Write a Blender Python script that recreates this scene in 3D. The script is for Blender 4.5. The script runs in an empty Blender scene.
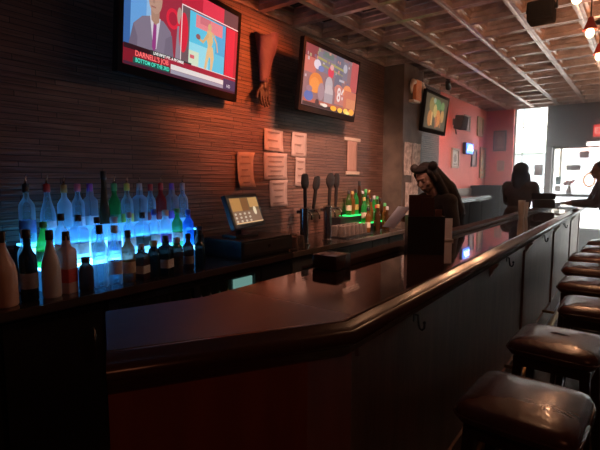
import bpy, bmesh, math, random
from mathutils import Vector, Matrix, Quaternion
random.seed(7)
PI = math.pi
COL = bpy.context.scene.collection
V = Vector

# ------------------------------------------------------------------ materials
MATS = {}
def rgb(c): return (c[0], c[1], c[2], 1.0)

def mat(name, base, rough=.5, metal=0., spec=.5, emit=None, es=0., coat=0., var=None, vscale=8., bump=0., bscale=40., stretch=None, alpha=None, trans=None):
    """Principled surface with a procedural colour variation (noise) and bump."""
    if name in MATS: return MATS[name]
    m = bpy.data.materials.new(name); m.use_nodes = True
    nt = m.node_tree; N = nt.nodes; L = nt.links
    b = N['Principled BSDF']
    b.inputs['Base Color'].default_value = rgb(base)
    b.inputs['Roughness'].default_value = rough
    b.inputs['Metallic'].default_value = metal
    b.inputs['Specular IOR Level'].default_value = spec
    b.inputs['Coat Weight'].default_value = coat
    b.inputs['Coat Roughness'].default_value = .06
    if emit:
        b.inputs['Emission Color'].default_value = rgb(emit); b.inputs['Emission Strength'].default_value = es
    if trans: b.inputs['Transmission Weight'].default_value = trans
    tc = N.new('ShaderNodeTexCoord'); mp = N.new('ShaderNodeMapping')
    L.new(tc.outputs['Object'], mp.inputs['Vector'])
    if stretch: mp.inputs['Scale'].default_value = stretch
    if var is not None:
        nz = N.new('ShaderNodeTexNoise'); nz.inputs['Scale'].default_value = vscale; nz.inputs['Detail'].default_value = 5
        L.new(mp.outputs['Vector'], nz.inputs['Vector'])
        cr = N.new('ShaderNodeValToRGB')
        cr.color_ramp.elements[0].position = .35; cr.color_ramp.elements[0].color = rgb(base)
        cr.color_ramp.elements[1].position = .68; cr.color_ramp.elements[1].color = rgb(var)
        L.new(nz.outputs['Fac'], cr.inputs['Fac']); L.new(cr.outputs['Color'], b.inputs['Base Color'])
    if bump:
        n2 = N.new('ShaderNodeTexNoise'); n2.inputs['Scale'].default_value = bscale; n2.inputs['Detail'].default_value = 3
        L.new(mp.outputs['Vector'], n2.inputs['Vector'])
        bp = N.new('ShaderNodeBump'); bp.inputs['Strength'].default_value = bump; bp.inputs['Distance'].default_value = .02
        L.new(n2.outputs['Fac'], bp.inputs['Height']); L.new(bp.outputs['Normal'], b.inputs['Normal'])
    if alpha is not None:
        tr = N.new('ShaderNodeBsdfTransparent'); tr.inputs['Color'].default_value = rgb([min(1, x*.6+.4) for x in base])
        mx = N.new('ShaderNodeMixShader'); mx.inputs['Fac'].default_value = alpha
        L.new(tr.outputs[0], mx.inputs[1]); L.new(b.outputs[0], mx.inputs[2])
        L.new(mx.outputs[0], N['Material Output'].inputs['Surface'])
    MATS[name] = m
    return m

def emat(name, c, s): return mat(name, (c[0]*.06, c[1]*.06, c[2]*.06), .6, spec=.2, emit=c, es=s)

def glass_mat(name, tint, alpha=.5, rough=.12):
    """Bottle glass: part see-through, part light-catching translucent body."""
    if name in MATS: return MATS[name]
    m = bpy.data.materials.new(name); m.use_nodes = True
    N = m.node_tree.nodes; L = m.node_tree.links
    b = N['Principled BSDF']; b.inputs['Base Color'].default_value = rgb(tint); b.inputs['Roughness'].default_value = rough
    tl = N.new('ShaderNodeBsdfTranslucent'); tl.inputs['Color'].default_value = rgb(tint)
    m1 = N.new('ShaderNodeMixShader'); m1.inputs['Fac'].default_value = .5
    L.new(b.outputs[0], m1.inputs[1]); L.new(tl.outputs[0], m1.inputs[2])
    lw = N.new('ShaderNodeLayerWeight'); lw.inputs['Blend'].default_value = .35
    ma = N.new('ShaderNodeMath'); ma.operation = 'MULTIPLY_ADD'
    ma.inputs[1].default_value = 1-alpha; ma.inputs[2].default_value = alpha
    L.new(lw.outputs['Facing'], ma.inputs[0])
    tr = N.new('ShaderNodeBsdfTransparent'); tr.inputs['Color'].default_value = rgb([x*.5+.5 for x in tint])
    mx = N.new('ShaderNodeMixShader'); L.new(ma.outputs[0], mx.inputs['Fac'])
    L.new(tr.outputs[0], mx.inputs[1]); L.new(m1.outputs[0], mx.inputs[2])
    L.new(mx.outputs[0], N['Material Output'].inputs['Surface'])
    MATS[name] = m
    return m

def strip_wall_mat():
    """thin horizontal wood strips of random length on a wall in the YZ plane"""
    m = bpy.data.materials.new('wood_strip_wall'); m.use_nodes = True
    N = m.node_tree.nodes; L = m.node_tree.links; b = N['Principled BSDF']
    tc = N.new('ShaderNodeTexCoord'); sp = N.new('ShaderNodeSeparateXYZ'); cb = N.new('ShaderNodeCombineXYZ')
    L.new(tc.outputs['Object'], sp.inputs[0]); L.new(sp.outputs['Y'], cb.inputs['X']); L.new(sp.outputs['Z'], cb.inputs['Y'])
    br = N.new('ShaderNodeTexBrick'); br.offset = .37; br.squash = .6; br.squash_frequency = 3
    br.inputs['Scale'].default_value = 1; br.inputs['Brick Width'].default_value = .55; br.inputs['Row Height'].default_value = .030
    br.inputs['Mortar Size'].default_value = .0022; br.inputs['Mortar Smooth'].default_value = .3; br.inputs['Bias'].default_value = -.1
    br.inputs['Color1'].default_value = (.15, .075, .055, 1); br.inputs['Color2'].default_value = (.235, .128, .094, 1); br.inputs['Mortar'].default_value = (.012, .007, .005, 1)
    L.new(cb.outputs[0], br.inputs['Vector'])
    mp = N.new('ShaderNodeMapping'); mp.inputs['Scale'].default_value = (1.2, 22, 1); L.new(cb.outputs[0], mp.inputs['Vector'])
    nz = N.new('ShaderNodeTexNoise'); nz.inputs['Scale'].default_value = 3; nz.inputs['Detail'].default_value = 6; L.new(mp.outputs[0], nz.inputs['Vector'])
    mx = N.new('ShaderNodeMix'); mx.data_type = 'RGBA'; mx.blend_type = 'MULTIPLY'; mx.inputs['Factor'].default_value = .6
    cr = N.new('ShaderNodeValToRGB'); cr.color_ramp.elements[0].position = .3; cr.color_ramp.elements[0].color = (.35, .33, .32, 1)
    cr.color_ramp.elements[1].position = .7; cr.color_ramp.elements[1].color = (1.25, 1.2, 1.15, 1)
    L.new(nz.outputs['Fac'], cr.inputs['Fac']); L.new(br.outputs['Color'], mx.inputs['A']); L.new(cr.outputs['Color'], mx.inputs['B'])
    L.new(mx.outputs['Result'], b.inputs['Base Color'])
    ad = N.new('ShaderNodeMath'); ad.operation = 'MULTIPLY_ADD'; ad.inputs[1].default_value = -.8
    L.new(br.outputs['Fac'], ad.inputs[0]); L.new(nz.outputs['Fac'], ad.inputs[2])
    bp = N.new('ShaderNodeBump'); bp.inputs['Strength'].default_value = .8; bp.inputs['Distance'].default_value = .012
    L.new(ad.outputs[0], bp.inputs['Height']); L.new(bp.outputs['Normal'], b.inputs['Normal'])
    b.inputs['Roughness'].default_value = .42; b.inputs['Specular IOR Level'].default_value = .45
    return m

M_wall = strip_wall_mat()
M_red = mat('red_paint', (.92, .16, .11), .5, var=(.86, .13, .085), vscale=3, bump=.1, bscale=30)
M_dark = mat('dark_paint', (.035, .032, .03), .6, var=(.05, .045, .04), vscale=5, bump=.1)
M_black = mat('black_plastic', (.012, .012, .013), .35, var=(.016, .016, .017))
M_matte = mat('matte_black', (.012, .010, .010), .8, spec=0., var=(.016, .014, .013))
M_blackgloss = mat('black_gloss', (.008, .008, .009), .12, var=(.011, .011, .012))
M_floor = mat('dark_floor', (.035, .022, .016), .35, var=(.06, .04, .03), vscale=3, bump=.15, bscale=12, stretch=(6, 1, 1))
M_bartop = mat('polished_mahogany', (.026, .009, .006), .10, spec=.9, var=(.042, .015, .010), vscale=3, stretch=(7, 1.2, 7), bump=.015, bscale=9)
def worn_top():
    m = M_bartop; N = m.node_tree.nodes; L = m.node_tree.links; b = N['Principled BSDF']
    tc = N.new('ShaderNodeTexCoord'); sp = N.new('ShaderNodeSeparateXYZ'); L.new(tc.outputs['Object'], sp.inputs[0])
    mr = N.new('ShaderNodeMapRange'); mr.inputs['From Min'].default_value = -3.02; mr.inputs['From Max'].default_value = -2.6
    mr.inputs['To Min'].default_value = .33; mr.inputs['To Max'].default_value = .012; mr.interpolation_type = 'SMOOTHSTEP'
    L.new(sp.outputs['Y'], mr.inputs['Value'])
    nz = N.new('ShaderNodeTexNoise'); nz.inputs['Scale'].default_value = 5; L.new(tc.outputs['Object'], nz.inputs['Vector'])
    ad = N.new('ShaderNodeMath'); ad.operation = 'MULTIPLY_ADD'; ad.inputs[1].default_value = .03; L.new(nz.outputs['Fac'], ad.inputs[0]); L.new(mr.outputs[0], ad.inputs[2])
    L.new(ad.outputs[0], b.inputs['Roughness'])
    m2 = N.new('ShaderNodeMapRange'); m2.inputs['From Min'].default_value = -2.5; m2.inputs['From Max'].default_value = -1.6; L.new(sp.outputs['Y'], m2.inputs['Value'])
    L.new(m2.outputs[0], b.inputs['Coat Weight']); b.inputs['Coat Roughness'].default_value = .03; b.inputs['Coat IOR'].default_value = 1.7
worn_top()
M_barrail = mat('mahogany_rail', (.06, .026, .018), .22, var=(.07, .028, .018), vscale=4, stretch=(8, 1.5, 8), coat=.08)
M_barfront = mat('bar_front_panel', (.12, .062, .043), .45, var=(.19, .105, .072), vscale=2.5, stretch=(5, 5, 1), bump=.08, bscale=14)
M_bracket = mat('bracket_wood', (.42, .34, .29), .4, var=(.36, .29, .25))
M_barend = mat('bar_end_panel', (.26, .055, .028), .6, var=(.20, .042, .022), vscale=2.5, stretch=(5, 5, 1))
M_counter = mat('dark_counter', (.03, .024, .022), .16, var=(.045, .035, .03), vscale=8, coat=.3)
M_counteredge = mat('counter_edge_metal', (.30, .24, .20), .35, metal=.6, var=(.24, .19, .16), vscale=12)
M_cooler = mat('cooler_door_grey', (.13, .135, .12), .4, metal=.3, var=(.10, .105, .095), vscale=6)
M_chrome = mat('brushed_chrome', (.55, .50, .46), .22, metal=1., var=(.45, .41, .38), vscale=30, stretch=(1, 1, .1))
M_paper = mat('aged_paper', (.40, .275, .23), .8, var=(.34, .235, .195), vscale=14, bump=.15, bscale=18)
M_paperink = mat('faded_ink', (.24, .15, .12), .8, var=(.21, .13, .105))
M_white = mat('white_card', (.75, .72, .68), .6, var=(.68, .65, .61), vscale=10)
M_leather = mat('brown_leather', (.07, .026, .020), .27, var=(.10, .04, .03), vscale=5, bump=.12, bscale=22, coat=.15)
M_stoolwood = mat('dark_stool_wood', (.03, .016, .011), .35, var=(.045, .024, .016), vscale=6, stretch=(6, 6, 1))
M_tin = mat('tin_coffer_shaded', (.048, .036, .032), .40, metal=.4, var=(.012, .009, .008), vscale=26, bump=1., bscale=38)  # darker copy of the tin: coffer shade put into its colour
M_tinbeam = mat('tin_beam_lit', (.72, .57, .50), .29, metal=.8, var=(.44, .34, .29), vscale=9, bump=.15, bscale=40)  # paler copy of the tin: light on the beams put into its colour
M_hair = mat('dark_hair', (.010, .007, .006), .65, spec=.2, var=(.016, .011, .009), vscale=20, stretch=(9, 9, 1.5), bump=.3, bscale=40)
M_skin = mat('skin', (.26, .145, .10), .5, var=(.22, .12, .085), vscale=6)
M_cloth = mat('black_cloth', (.018, .016, .016), .85, var=(.03, .026, .026), vscale=12, bump=.2, bscale=60)
M_cloth2 = mat('charcoal_cloth', (.05, .036, .032), .85, var=(.065, .05, .044), vscale=9, bump=.2, bscale=60)
M_denim = mat('dark_denim', (.02, .024, .035), .85, var=(.03, .035, .05), vscale=20, bump=.2, bscale=90)
M_glasspane = mat('window_glass', (.9, .95, .95), .02, alpha=.10)
M_alu = mat('window_frame_grey', (.22, .22, .22), .4, metal=.4, var=(.18, .18, .18))

# ------------------------------------------------------------------ mesh helpers
def obj(name, bm, m, parent=None, smooth=False, auto=None):
    me = bpy.data.meshes.new(name)
    bmesh.ops.recalc_face_normals(bm, faces=bm.faces)
    bm.to_mesh(me); bm.free()
    ms = m if isinstance(m, (list, tuple)) else [m]
    for x in ms: me.materials.append(x)
    if smooth:
        for p in me.polygons: p.use_smooth = True
        if auto: me.set_sharp_from_angle(angle=math.radians(auto))
    o = bpy.data.objects.new(name, me); COL.objects.link(o)
    if parent: o.parent = parent
    return o

def tag(o, label, cat, group=None, kind=None):
    o['label'] = label; o['category'] = cat
    if group: o['group'] = group
    if kind: o['kind'] = kind
    return o

def thing(name, label, cat, loc=(0, 0, 0), rz=0, group=None):
    o = bpy.data.objects.new(name, None); COL.objects.link(o); o.empty_display_size = .05
    o.location = loc; o.rotation_euler = (0, 0, rz)
    return tag(o, label, cat, group)

def struct(name, bm, m, parent=None, **k):
    o = obj(name, bm, m, parent, **k)
    if not parent: o['kind'] = 'structure'
    return o

def dup(root, loc, rz=None, label=None, group=None):
    r = root.copy(); COL.objects.link(r); r.location = loc
    if rz is not None: r.rotation_euler = (0, 0, rz)
    if label: r['label'] = label
    if group: r['group'] = group
    for ch in list(root.children):
        c = ch.copy(); COL.objects.link(c); c.parent = r
        for g in list(ch.children):
            d = g.copy(); COL.objects.link(d); d.parent = c
    return r

def box(bm, x0, x1, y0, y1, z0, z1, bev=0, mi=0, mtx=None):
    vs = [bm.verts.new((x, y, z)) for z in (z0, z1) for y in (y0, y1) for x in (x0, x1)]
    fs = [bm.faces.new([vs[i] for i in q]) for q in ((0, 2, 3, 1), (4, 5, 7, 6), (0, 1, 5, 4), (2, 6, 7, 3), (0, 4, 6, 2), (1, 3, 7, 5))]
    for f in fs: f.material_index = mi
    if bev:
        es = list({e for f in fs for e in f.edges})
        r = bmesh.ops.bevel(bm, geom=es, offset=bev, segments=2, profile=.6, affect='EDGES')
        vs = list({v for f in r['faces'] for v in f.verts} | {v for v in vs if v.is_valid})
        for f in r['faces']: f.material_index = mi
    if mtx is not None:
        for v in vs:
            if v.is_valid: v.co = mtx @ v.co
    return bm

def lathe(bm, prof, seg=20, mi=0, c=(0, 0), z0=0, caps=True):
    rings = []
    for r, z in prof:
        rings.append([bm.verts.new((c[0]+r*math.cos(2*PI*i/seg), c[1]+r*math.sin(2*PI*i/seg), z0+z)) for i in range(seg)])
    for a, b in zip(rings, rings[1:]):
        for i in range(seg):
            f = bm.faces.new((a[i], a[(i+1) % seg], b[(i+1) % seg], b[i])); f.material_index = mi
    if caps:
        f = bm.faces.new(rings[0][::-1]); f.material_index = mi
        f = bm.faces.new(rings[-1]); f.material_index = mi
    return bm

def sqlathe(bm, prof, aspect=1., mi=0, rc=.25, z0=0):
    """rounded-square section loft"""
    rings = []
    for r, z in prof:
        pts = []
        for k in range(4):
            for j in range(4):
                a = k*PI/2 + j/3*PI/2
                cx = r*(1-rc)*(1 if k in (0, 3) else -1); cy = r*(1-rc)*(1 if k in (0, 1) else -1)
                pts.append((cx+r*rc*math.cos(a), (cy+r*rc*math.sin(a))*aspect))
        rings.append([bm.verts.new((x, y, z0+z)) for x, y in pts])
    n = 16
    for a, b in zip(rings, rings[1:]):
        for i in range(n):
            bm.faces.new((a[i], a[(i+1) % n], b[(i+1) % n], b[i])).material_index = mi
    bm.faces.new(rings[0][::-1]).material_index = mi; bm.faces.new(rings[-1]).material_index = mi
    return bm

def frame_of(d):
    d = V(d).normalized(); a = V((0, 0, 1)) if abs(d.z) < .9 else V((1, 0, 0))
    x = d.cross(a).normalized(); return x, x.cross(d).normalized()

def tube(bm, pts, rad, seg=10, mi=0):
    pts = [V(p) for p in pts]; n = len(pts)
    rad = rad if isinstance(rad, (list, tuple)) else [rad]*n
    rings = []; x = None
    for i, p in enumerate(pts):
        d = (pts[min(i+1, n-1)]-pts[max(i-1, 0)]).normalized()
        if x is None: x, y = frame_of(d)
        else:
            x = (x-d*x.dot(d)).normalized(); y = d.cross(x)
        y = d.cross(x)
        rings.append([bm.verts.new(p+(x*math.cos(2*PI*k/seg)+y*math.sin(2*PI*k/seg))*rad[i]) for k in range(seg)])
    for a, b in zip(rings, rings[1:]):
        for k in range(seg):
            bm.faces.new((a[k], a[(k+1) % seg], b[(k+1) % seg], b[k])).material_index = mi
    bm.faces.new(rings[0][::-1]).material_index = mi; bm.faces.new(rings[-1]).material_index = mi
    return bm

def prism(bm, poly, z0, z1, bev=0, mi=0):
    a = [bm.verts.new((x, y, z0)) for x, y in poly]; b = [bm.verts.new((x, y, z1)) for x, y in poly]
    n = len(poly); fs = [bm.faces.new(a[::-1]), bm.faces.new(b)]
    for i in range(n): fs.append(bm.faces.new((a[i], a[(i+1) % n], b[(i+1) % n], b[i])))
    for f in fs: f.material_index = mi
    if bev:
        es = list({e for f in fs for e in f.edges})
        bmesh.ops.bevel(bm, geom=es, offset=bev, segments=2, profile=.6, affect='EDGES')
    return bm

def ball(bm, c, r, sc=(1, 1, 1), rot=None, seg=14, mi=0):
    r_ = bmesh.ops.create_uvsphere(bm, u_segments=seg, v_segments=max(6, seg*2//3), radius=r)
    for v in r_['verts']:
        p = V((v.co.x*sc[0], v.co.y*sc[1], v.co.z*sc[2]))
        if rot is not None: p = rot @ p
        v.co = p + V(c)
    for f in {f for v in r_['verts'] for f in v.link_faces}: f.material_index = mi
    return bm

def nb(): return bmesh.new()

def sheet(bm, w, h, nx=6, nz=8, curl=0., mi=0, seed=0, th=.0008):
    """paper in local XZ, facing -y, with a little wave"""
    rnd = random.Random(seed); ph = rnd.random()*6
    g = []
    for j in range(nz+1):
        row = []
        for i in range(nx+1):
            u, v = i/nx-.5, j/nz-.5
            y = -curl*(abs(u*2)**4*.5+abs(v*2)**4*.5)*(1+.6*math.sin(ph+7*u+5*v)) - .002*math.sin(ph+9*u)
            row.append((u*w+.006*w*math.sin(9*v+ph), y, v*h+.006*h*math.sin(8*u+ph)))
        g.append(row)
    A = [[bm.verts.new(p) for p in r] for r in g]; B = [[bm.verts.new((p[0], p[1]+th, p[2])) for p in r] for r in g]
    for j in range(nz):
        for i in range(nx):
            bm.faces.new((A[j][i], A[j][i+1], A[j+1][i+1], A[j+1][i])).material_index = mi
            bm.faces.new((B[j][i], B[j+1][i], B[j+1][i+1], B[j][i+1])).material_index = mi
    for j in range(nz):
        bm.faces.new((A[j][0], A[j+1][0], B[j+1][0], B[j][0])); bm.faces.new((A[j][nx], B[j][nx], B[j+1][nx], A[j+1][nx]))
    for i in range(nx):
        bm.faces.new((A[0][i], B[0][i], B[0][i+1], A[0][i+1])); bm.faces.new((A[nz][i], A[nz][i+1], B[nz][i+1], B[nz][i]))
    return bm

def text_mesh(name, s, size, m, parent, loc, align='LEFT', sx=1., bold=.0):
    """flat lettering in local XZ facing -y"""
    cu = bpy.data.curves.new(name, 'FONT'); cu.body = s; cu.size = size; cu.align_x = align; cu.offset = bold
    t = bpy.data.objects.new('tmp_text', cu); COL.objects.link(t)
    dg = bpy.context.evaluated_depsgraph_get(); me = bpy.data.meshes.new_from_object(t.evaluated_get(dg))
    bpy.data.objects.remove(t)
    me.transform(Matrix.Rotation(PI/2, 4, 'X') @ Matrix.Diagonal((sx, 1, 1, 1)))
    me.materials.clear(); me.materials.append(m)
    o = bpy.data.objects.new(name, me); COL.objects.link(o); o.parent = parent; o.location = loc
    return o

# ------------------------------------------------------------------ room shell
H = 2.83; XL = -2.6; XR = 2.02; YB = -1.2; YF = 9.6
bm = nb(); box(bm, XL-.2, XR+.2, YB-.2, YF+.0, -.1, 0); struct('floor', bm, M_floor)
bm = nb(); box(bm, XL-.2, XL, YB, 7.0, 0, H+.14); struct('wall_left', bm, M_wall)
bm = nb(); box(bm, XL-.2, XL, 7.0, YF, 0, H+.14); struct('wall_left.001', bm, M_red)
bm = nb(); box(bm, XR, XR+.2, YB, YF, 0, H+.14); struct('wall_right', bm, M_dark)
bm = nb(); box(bm, XL-.2, XR+.2, YB-.2, YB, 0, H+.14); struct('wall_back', bm, M_dark)
# front wall: red pier left of the tall window, dark bulkhead over the shopfront
bm = nb(); box(bm, XL, -2.09, YF, YF+.22, 0, H+.14); struct('wall_front', bm, M_red)
bm = nb(); box(bm, -2.09, -1.50, YF, YF+.22, 0, .35); struct('wall_front.001', bm, M_dark)
bm = nb()
box(bm, -1.50, -.88, YF, YF+.22, 2.07, H+.14); box(bm, -.88, XR, YF, YF+.22, 2.15, H+.14)
struct('wall_front.002', bm, M_dark)
bm = nb(); box(bm, -1.41, -.45, YF+.02, YF+.20, 0, .55); box(bm, .55, XR, YF+.02, YF+.2, 0, .55); struct('wall_front.003', bm, M_dark)

# pressed tin ceiling: coffers with stepped coves
def ceiling():
    bm = nb(); rn_ = random.Random(2); NX, NY = 11, 24; cx, cy = .42, .45
    steps = [(0, 0), (.012, -.005), (.030, -.005), (.033, .034), (.053, .037), (.056, .072), (.074, .075), (.077, .110), (.098, .113), (.118, .126), (.132, .110), (.150, .110), (.165, .126)]
    for i in range(NX):
        for j in range(NY):
            x0, y0 = XL-.0+i*cx, YB+j*cy; rings = []
            for o, z in steps:
                rings.append([bm.verts.new((x, y, H+z)) for x, y in ((x0+o, y0+o), (x0+cx-o, y0+o), (x0+cx-o, y0+cy-o), (x0+o, y0+cy-o))])
            for k, (a, b) in enumerate(zip(rings, rings[1:])):
                for q in range(4):
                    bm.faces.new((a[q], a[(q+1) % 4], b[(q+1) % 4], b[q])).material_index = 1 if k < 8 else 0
            bm.faces.new(rings[-1]).material_index = 0
            for q in range(16):
                a = q*2.399; r_ = .018+.125*math.sqrt((q+.5)/16)/1.2; px, py = x0+cx/2+r_*math.cos(a)*.95, y0+cy/2+r_*math.sin(a); e = rn_.uniform(.010, .017); zt = H+.127
                if abs(px-x0-cx/2) > cx/2-.075 or abs(py-y0-cy/2) > cy/2-.075: continue
                bs = [bm.verts.new((px+e*math.cos(a+k*PI/2), py+e*1.7*math.sin(a+k*PI/2), zt)) for k in range(4)]; tp = bm.verts.new((px+rn_.uniform(-.006, .006), py, zt-rn_.uniform(.012, .024)))
                for k in range(4): bm.faces.new((bs[k], bs[(k+1) % 4], tp)).material_index = 2
    # roof deck over the coffers
    box(bm, XL-.2, XR+.2, YB-.2, YF+.22, H+.14, H+.2, mi=0)
    return bm
bm = ceiling()
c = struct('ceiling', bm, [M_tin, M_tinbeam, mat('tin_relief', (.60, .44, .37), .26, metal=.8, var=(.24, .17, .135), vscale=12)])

# column beyond the back counter
M_col = mat('column_plaster', (.10, .075, .06), .7, var=(.19, .14, .11), vscale=5, bump=.2, bscale=15)
bm = nb(); box(bm, XL, -2.34, 5.1, 5.68, 0, H+.02); struct('column', bm, [M_col])
# torn flyers pasted on the column
M_flyer = mat('torn_flyer', (.95, .78, .68), .8, var=(.42, .29, .23), vscale=16, bump=.2)
for k, (y0, z0, w, h) in enumerate([(5.24, 1.72, .22, .40), (5.49, 1.66, .24, .52), (5.38, 1.22, .40, .42)]):
    bm = nb(); sheet(bm, w, h, curl=.004, seed=k+60)
    o = obj('flyer', bm, M_flyer)
    o.location = (-2.332, y0, z0); o.rotation_euler = (0, 0, PI/2)
    tag(o, ['torn pale flyer pasted high on the column, nearer the bottles', 'torn pale flyer pasted high on the column, farther from the bottles', 'wide torn flyer pasted low on the column behind the bartender'][k], 'flyer')

# ------------------------------------------------------------------ windows
def frame_rect(bm, x0, x1, z0, z1, y0, y1, t):
    box(bm, x0, x0+t, y0, y1, z0, z1); box(bm, x1-t, x1, y0, y1, z0, z1)
    box(bm, x0+t, x1-t, y0, y1, z0, z0+t); box(bm, x0+t, x1-t, y0, y1, z1-t, z1)

w1 = bpy.data.objects.new('window_1', None); COL.objects.link(w1); w1['kind'] = 'structure'; w1.location = (-1.795, YF+.1, .35)
bm = nb(); frame_rect(bm, -.295, .29, 0, 2.5, -.03, .03, .025)
for z in (.95, 1.62, 2.12): box(bm, -.27, .265, -.012, .012, z-.008, z+.008)
box(bm, -.15, -.138, -.012, .012, .025, 2.475)
obj('frame', bm, M_alu, w1)
bm = nb(); box(bm, -.27, .265, .014, .018, .025, 2.475); obj('pane', bm, M_glasspane, w1)
bm = nb(); box(bm, -1.50, -1.41, YF-.03, YF+.2, 0, 2.07); struct('trim_1', bm, M_alu)
w2 = bpy.data.objects.new('window_2', None); COL.objects.link(w2); w2['kind'] = 'structure'; w2.location = (-.93, YF+.1, .55)
bm = nb(); frame_rect(bm, -.48, .48, 0, 1.52, -.03, .03, .03); obj('frame', bm, M_alu, w2)
bm = nb(); box(bm, -.45, .45, .0, .004, .03, 1.49); obj('pane', bm, M_glasspane, w2)
d1 = bpy.data.objects.new('door_1', None); COL.objects.link(d1); d1['kind'] = 'structure'; d1.location = (.05, YF+.1, 0)
bm = nb(); frame_rect(bm, -.5, .5, 0, 2.15, -.03, .03, .07); obj('door_frame', bm, M_alu, d1)
bm = nb(); box(bm, -.43, .43, .0, .004, .07, 2.08); obj('pane', bm, M_glasspane, d1)
bm = nb(); tube(bm, [(.34, -.03, .9), (.34, -.07, .93), (.34, -.07, 1.2), (.34, -.03, 1.23)], .011); obj('door_handle', bm, M_chrome, d1, smooth=True)
w3 = bpy.data.objects.new('window_3', None); COL.objects.link(w3); w3['kind'] = 'structure'; w3.location = (1.285, YF+.1, .55)
bm = nb(); frame_rect(bm, -.735, .735, 0, 1.6, -.03, .03, .03); obj('frame', bm, M_alu, w3)
bm = nb(); box(bm, -.705, .705, .0, .004, .03, 1.57); obj('pane', bm, M_glasspane, w3)

# ------------------------------------------------------------------ street outside
M_pave = mat('pale_pavement', (.6, .58, .55), .8, var=(.5, .49, .47), vscale=2)
M_facA = mat('pale_brick_facade', (.68, .60, .54), .8, var=(.6, .52, .46), vscale=2)
M_facB = mat('cream_facade', (.78, .74, .66), .8, var=(.7, .66, .6), vscale=2)
M_darkwin = mat('street_window_glass', (.30, .34, .38), .15, var=(.24, .28, .32))
bm = nb(); box(bm, -22, 22, YF+.22, 34, -.12, -.02); struct('street', bm, M_pave)
def building(x0, x1, h, m, label, awn):
    t = thing('street_building', label, 'building', ((x0+x1)/2, 24, -.02)); w = x1-x0
    bm = nb(); box(bm, -w/2, w/2, 0, 5, 0, h); box(bm, -w/2-.05, w/2+.05, -.15, 0, h-.4, h); obj('facade', bm, m, t)
    n = int(w/2.0)
    for fl in range(int((h-3.4)/2.8)):
        for k in range(n):
            x = -w/2+(k+.5)*w/n; z = 4.2+fl*2.8
            bm = nb(); box(bm, x-.5, x+.5, -.06, -.001, z, z+1.6); obj('window', bm, M_darkwin, t)
    bm = nb(); box(bm, -w/2+.4, w/2-.4, -.06, -.001, .5, 2.7); obj('shop_window', bm, M_darkwin, t)
    bm = nb(); a = [(-w/2+.2, -.02, 3.2), (w/2-.2, -.02, 3.2), (w/2-.2, -1.1, 2.75), (-w/2+.2, -1.1, 2.75)]
    f = [bm.verts.new(p) for p in a]; g = [bm.verts.new((p[0], p[1], p[2]-.08)) for p in a]
    bm.faces.new(f); bm.faces.new(g[::-1])
    for i in range(4): bm.faces.new((f[i], f[(i+1) % 4], g[(i+1) % 4], g[i]))
    obj('awning', bm, awn, t)
M_awn1 = mat('pale_green_awning', (.45, .6, .5), .8, var=(.4, .55, .45)); M_awn2 = mat('pale_red_awning', (.7, .42, .38), .8, var=(.65, .38, .34))
M_awn3 = mat('pale_blue_awning', (.45, .55, .68), .8, var=(.4, .5, .63))
building(-9, -3.2, 7.5, M_facA, 'pale brick building seen through the tall narrow window', M_awn1)
building(-3.1, 1.2, 9.5, M_facB, 'cream building seen through the wide shopfront window', M_awn2)
building(1.3, 8, 8, M_facA, 'pale building across the street beyond the glass door', M_awn3)
def car(x, y, c, label):
    t = thing('parked_car', label, 'car', (x, y, -.02))
    bm = nb(); prof = [(-2.1, .35), (-2.1, .75), (-1.5, .88), (-.9, 1.38), (.7, 1.4), (1.3, .92), (2.05, .82), (2.1, .35)]
    for s in (1,):
        a = [bm.verts.new((px, -.85, pz)) for px, pz in prof]; b = [bm.verts.new((px, .85, pz)) for px, pz in prof]
        bm.faces.new(a); bm.faces.new(b[::-1])
        for i in range(len(prof)): bm.faces.new((a[i], b[i], b[(i+1) % 8], a[(i+1) % 8]))
    obj('body', bm, mat('car_'+label.split()[0], c, .25, var=[k*.9 for k in c]), t)
    bm = nb(); pr = [(-1.3, .93), (-.85, 1.3), (.65, 1.32), (1.1, .95)]
    a = [bm.verts.new((px, -.856, pz)) for px, pz in pr]; b = [bm.verts.new((px, -.86, pz)) for px, pz in pr]
    bm.faces.new(a); bm.faces.new(b[::-1])
    for i in range(4): bm.faces.new((a[i], b[i], b[(i+1) % 4], a[(i+1) % 4]))
    obj('side_window', bm, M_darkwin, t)
    for px in (-1.3, 1.25):
        for py in (-.78, .78):
            bm = nb(); lathe(bm, [(.2, -.1), (.33, -.09), (.33, .09), (.2, .1)], 20)
            o = obj('wheel', bm, M_black, t); o.location = (px, py, .33); o.rotation_euler = (PI/2, 0, 0)
car(-1.6, 15.6, (.55, .58, .62), 'silver car parked at the kerb beyond the shopfront')
car(-6.2, 15.8, (.5, .12, .1), 'red car parked beyond the tall narrow window')

# ------------------------------------------------------------------ the bar
A_ = V((-.58, .987)); B_ = V((-.879, .479)); C_ = V((-1.261, .691)); D_ = V((-1.148, .98))
A2 = V((-.70, 8.3)); D2 = V((-1.15, 8.3)); DIRB = (B_-A_).normalized(); OUTB = V((.860, -.510))
bar = thing('bar_counter', 'long dark polished wooden bar with an angled near end, stools along it', 'bar', (-.9, 4, 0))
def loc2(p): return (p[0]+.9, p[1]-4)
bm = nb(); prism(bm, [loc2(p) for p in (A_+V((-.05, .02)), B_-OUTB*.05, C_, D_, D2, A2+V((-.05, 0)))], 1.015, 1.07, bev=.004)
obj('bar_top', bm, M_bartop, bar)
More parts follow.
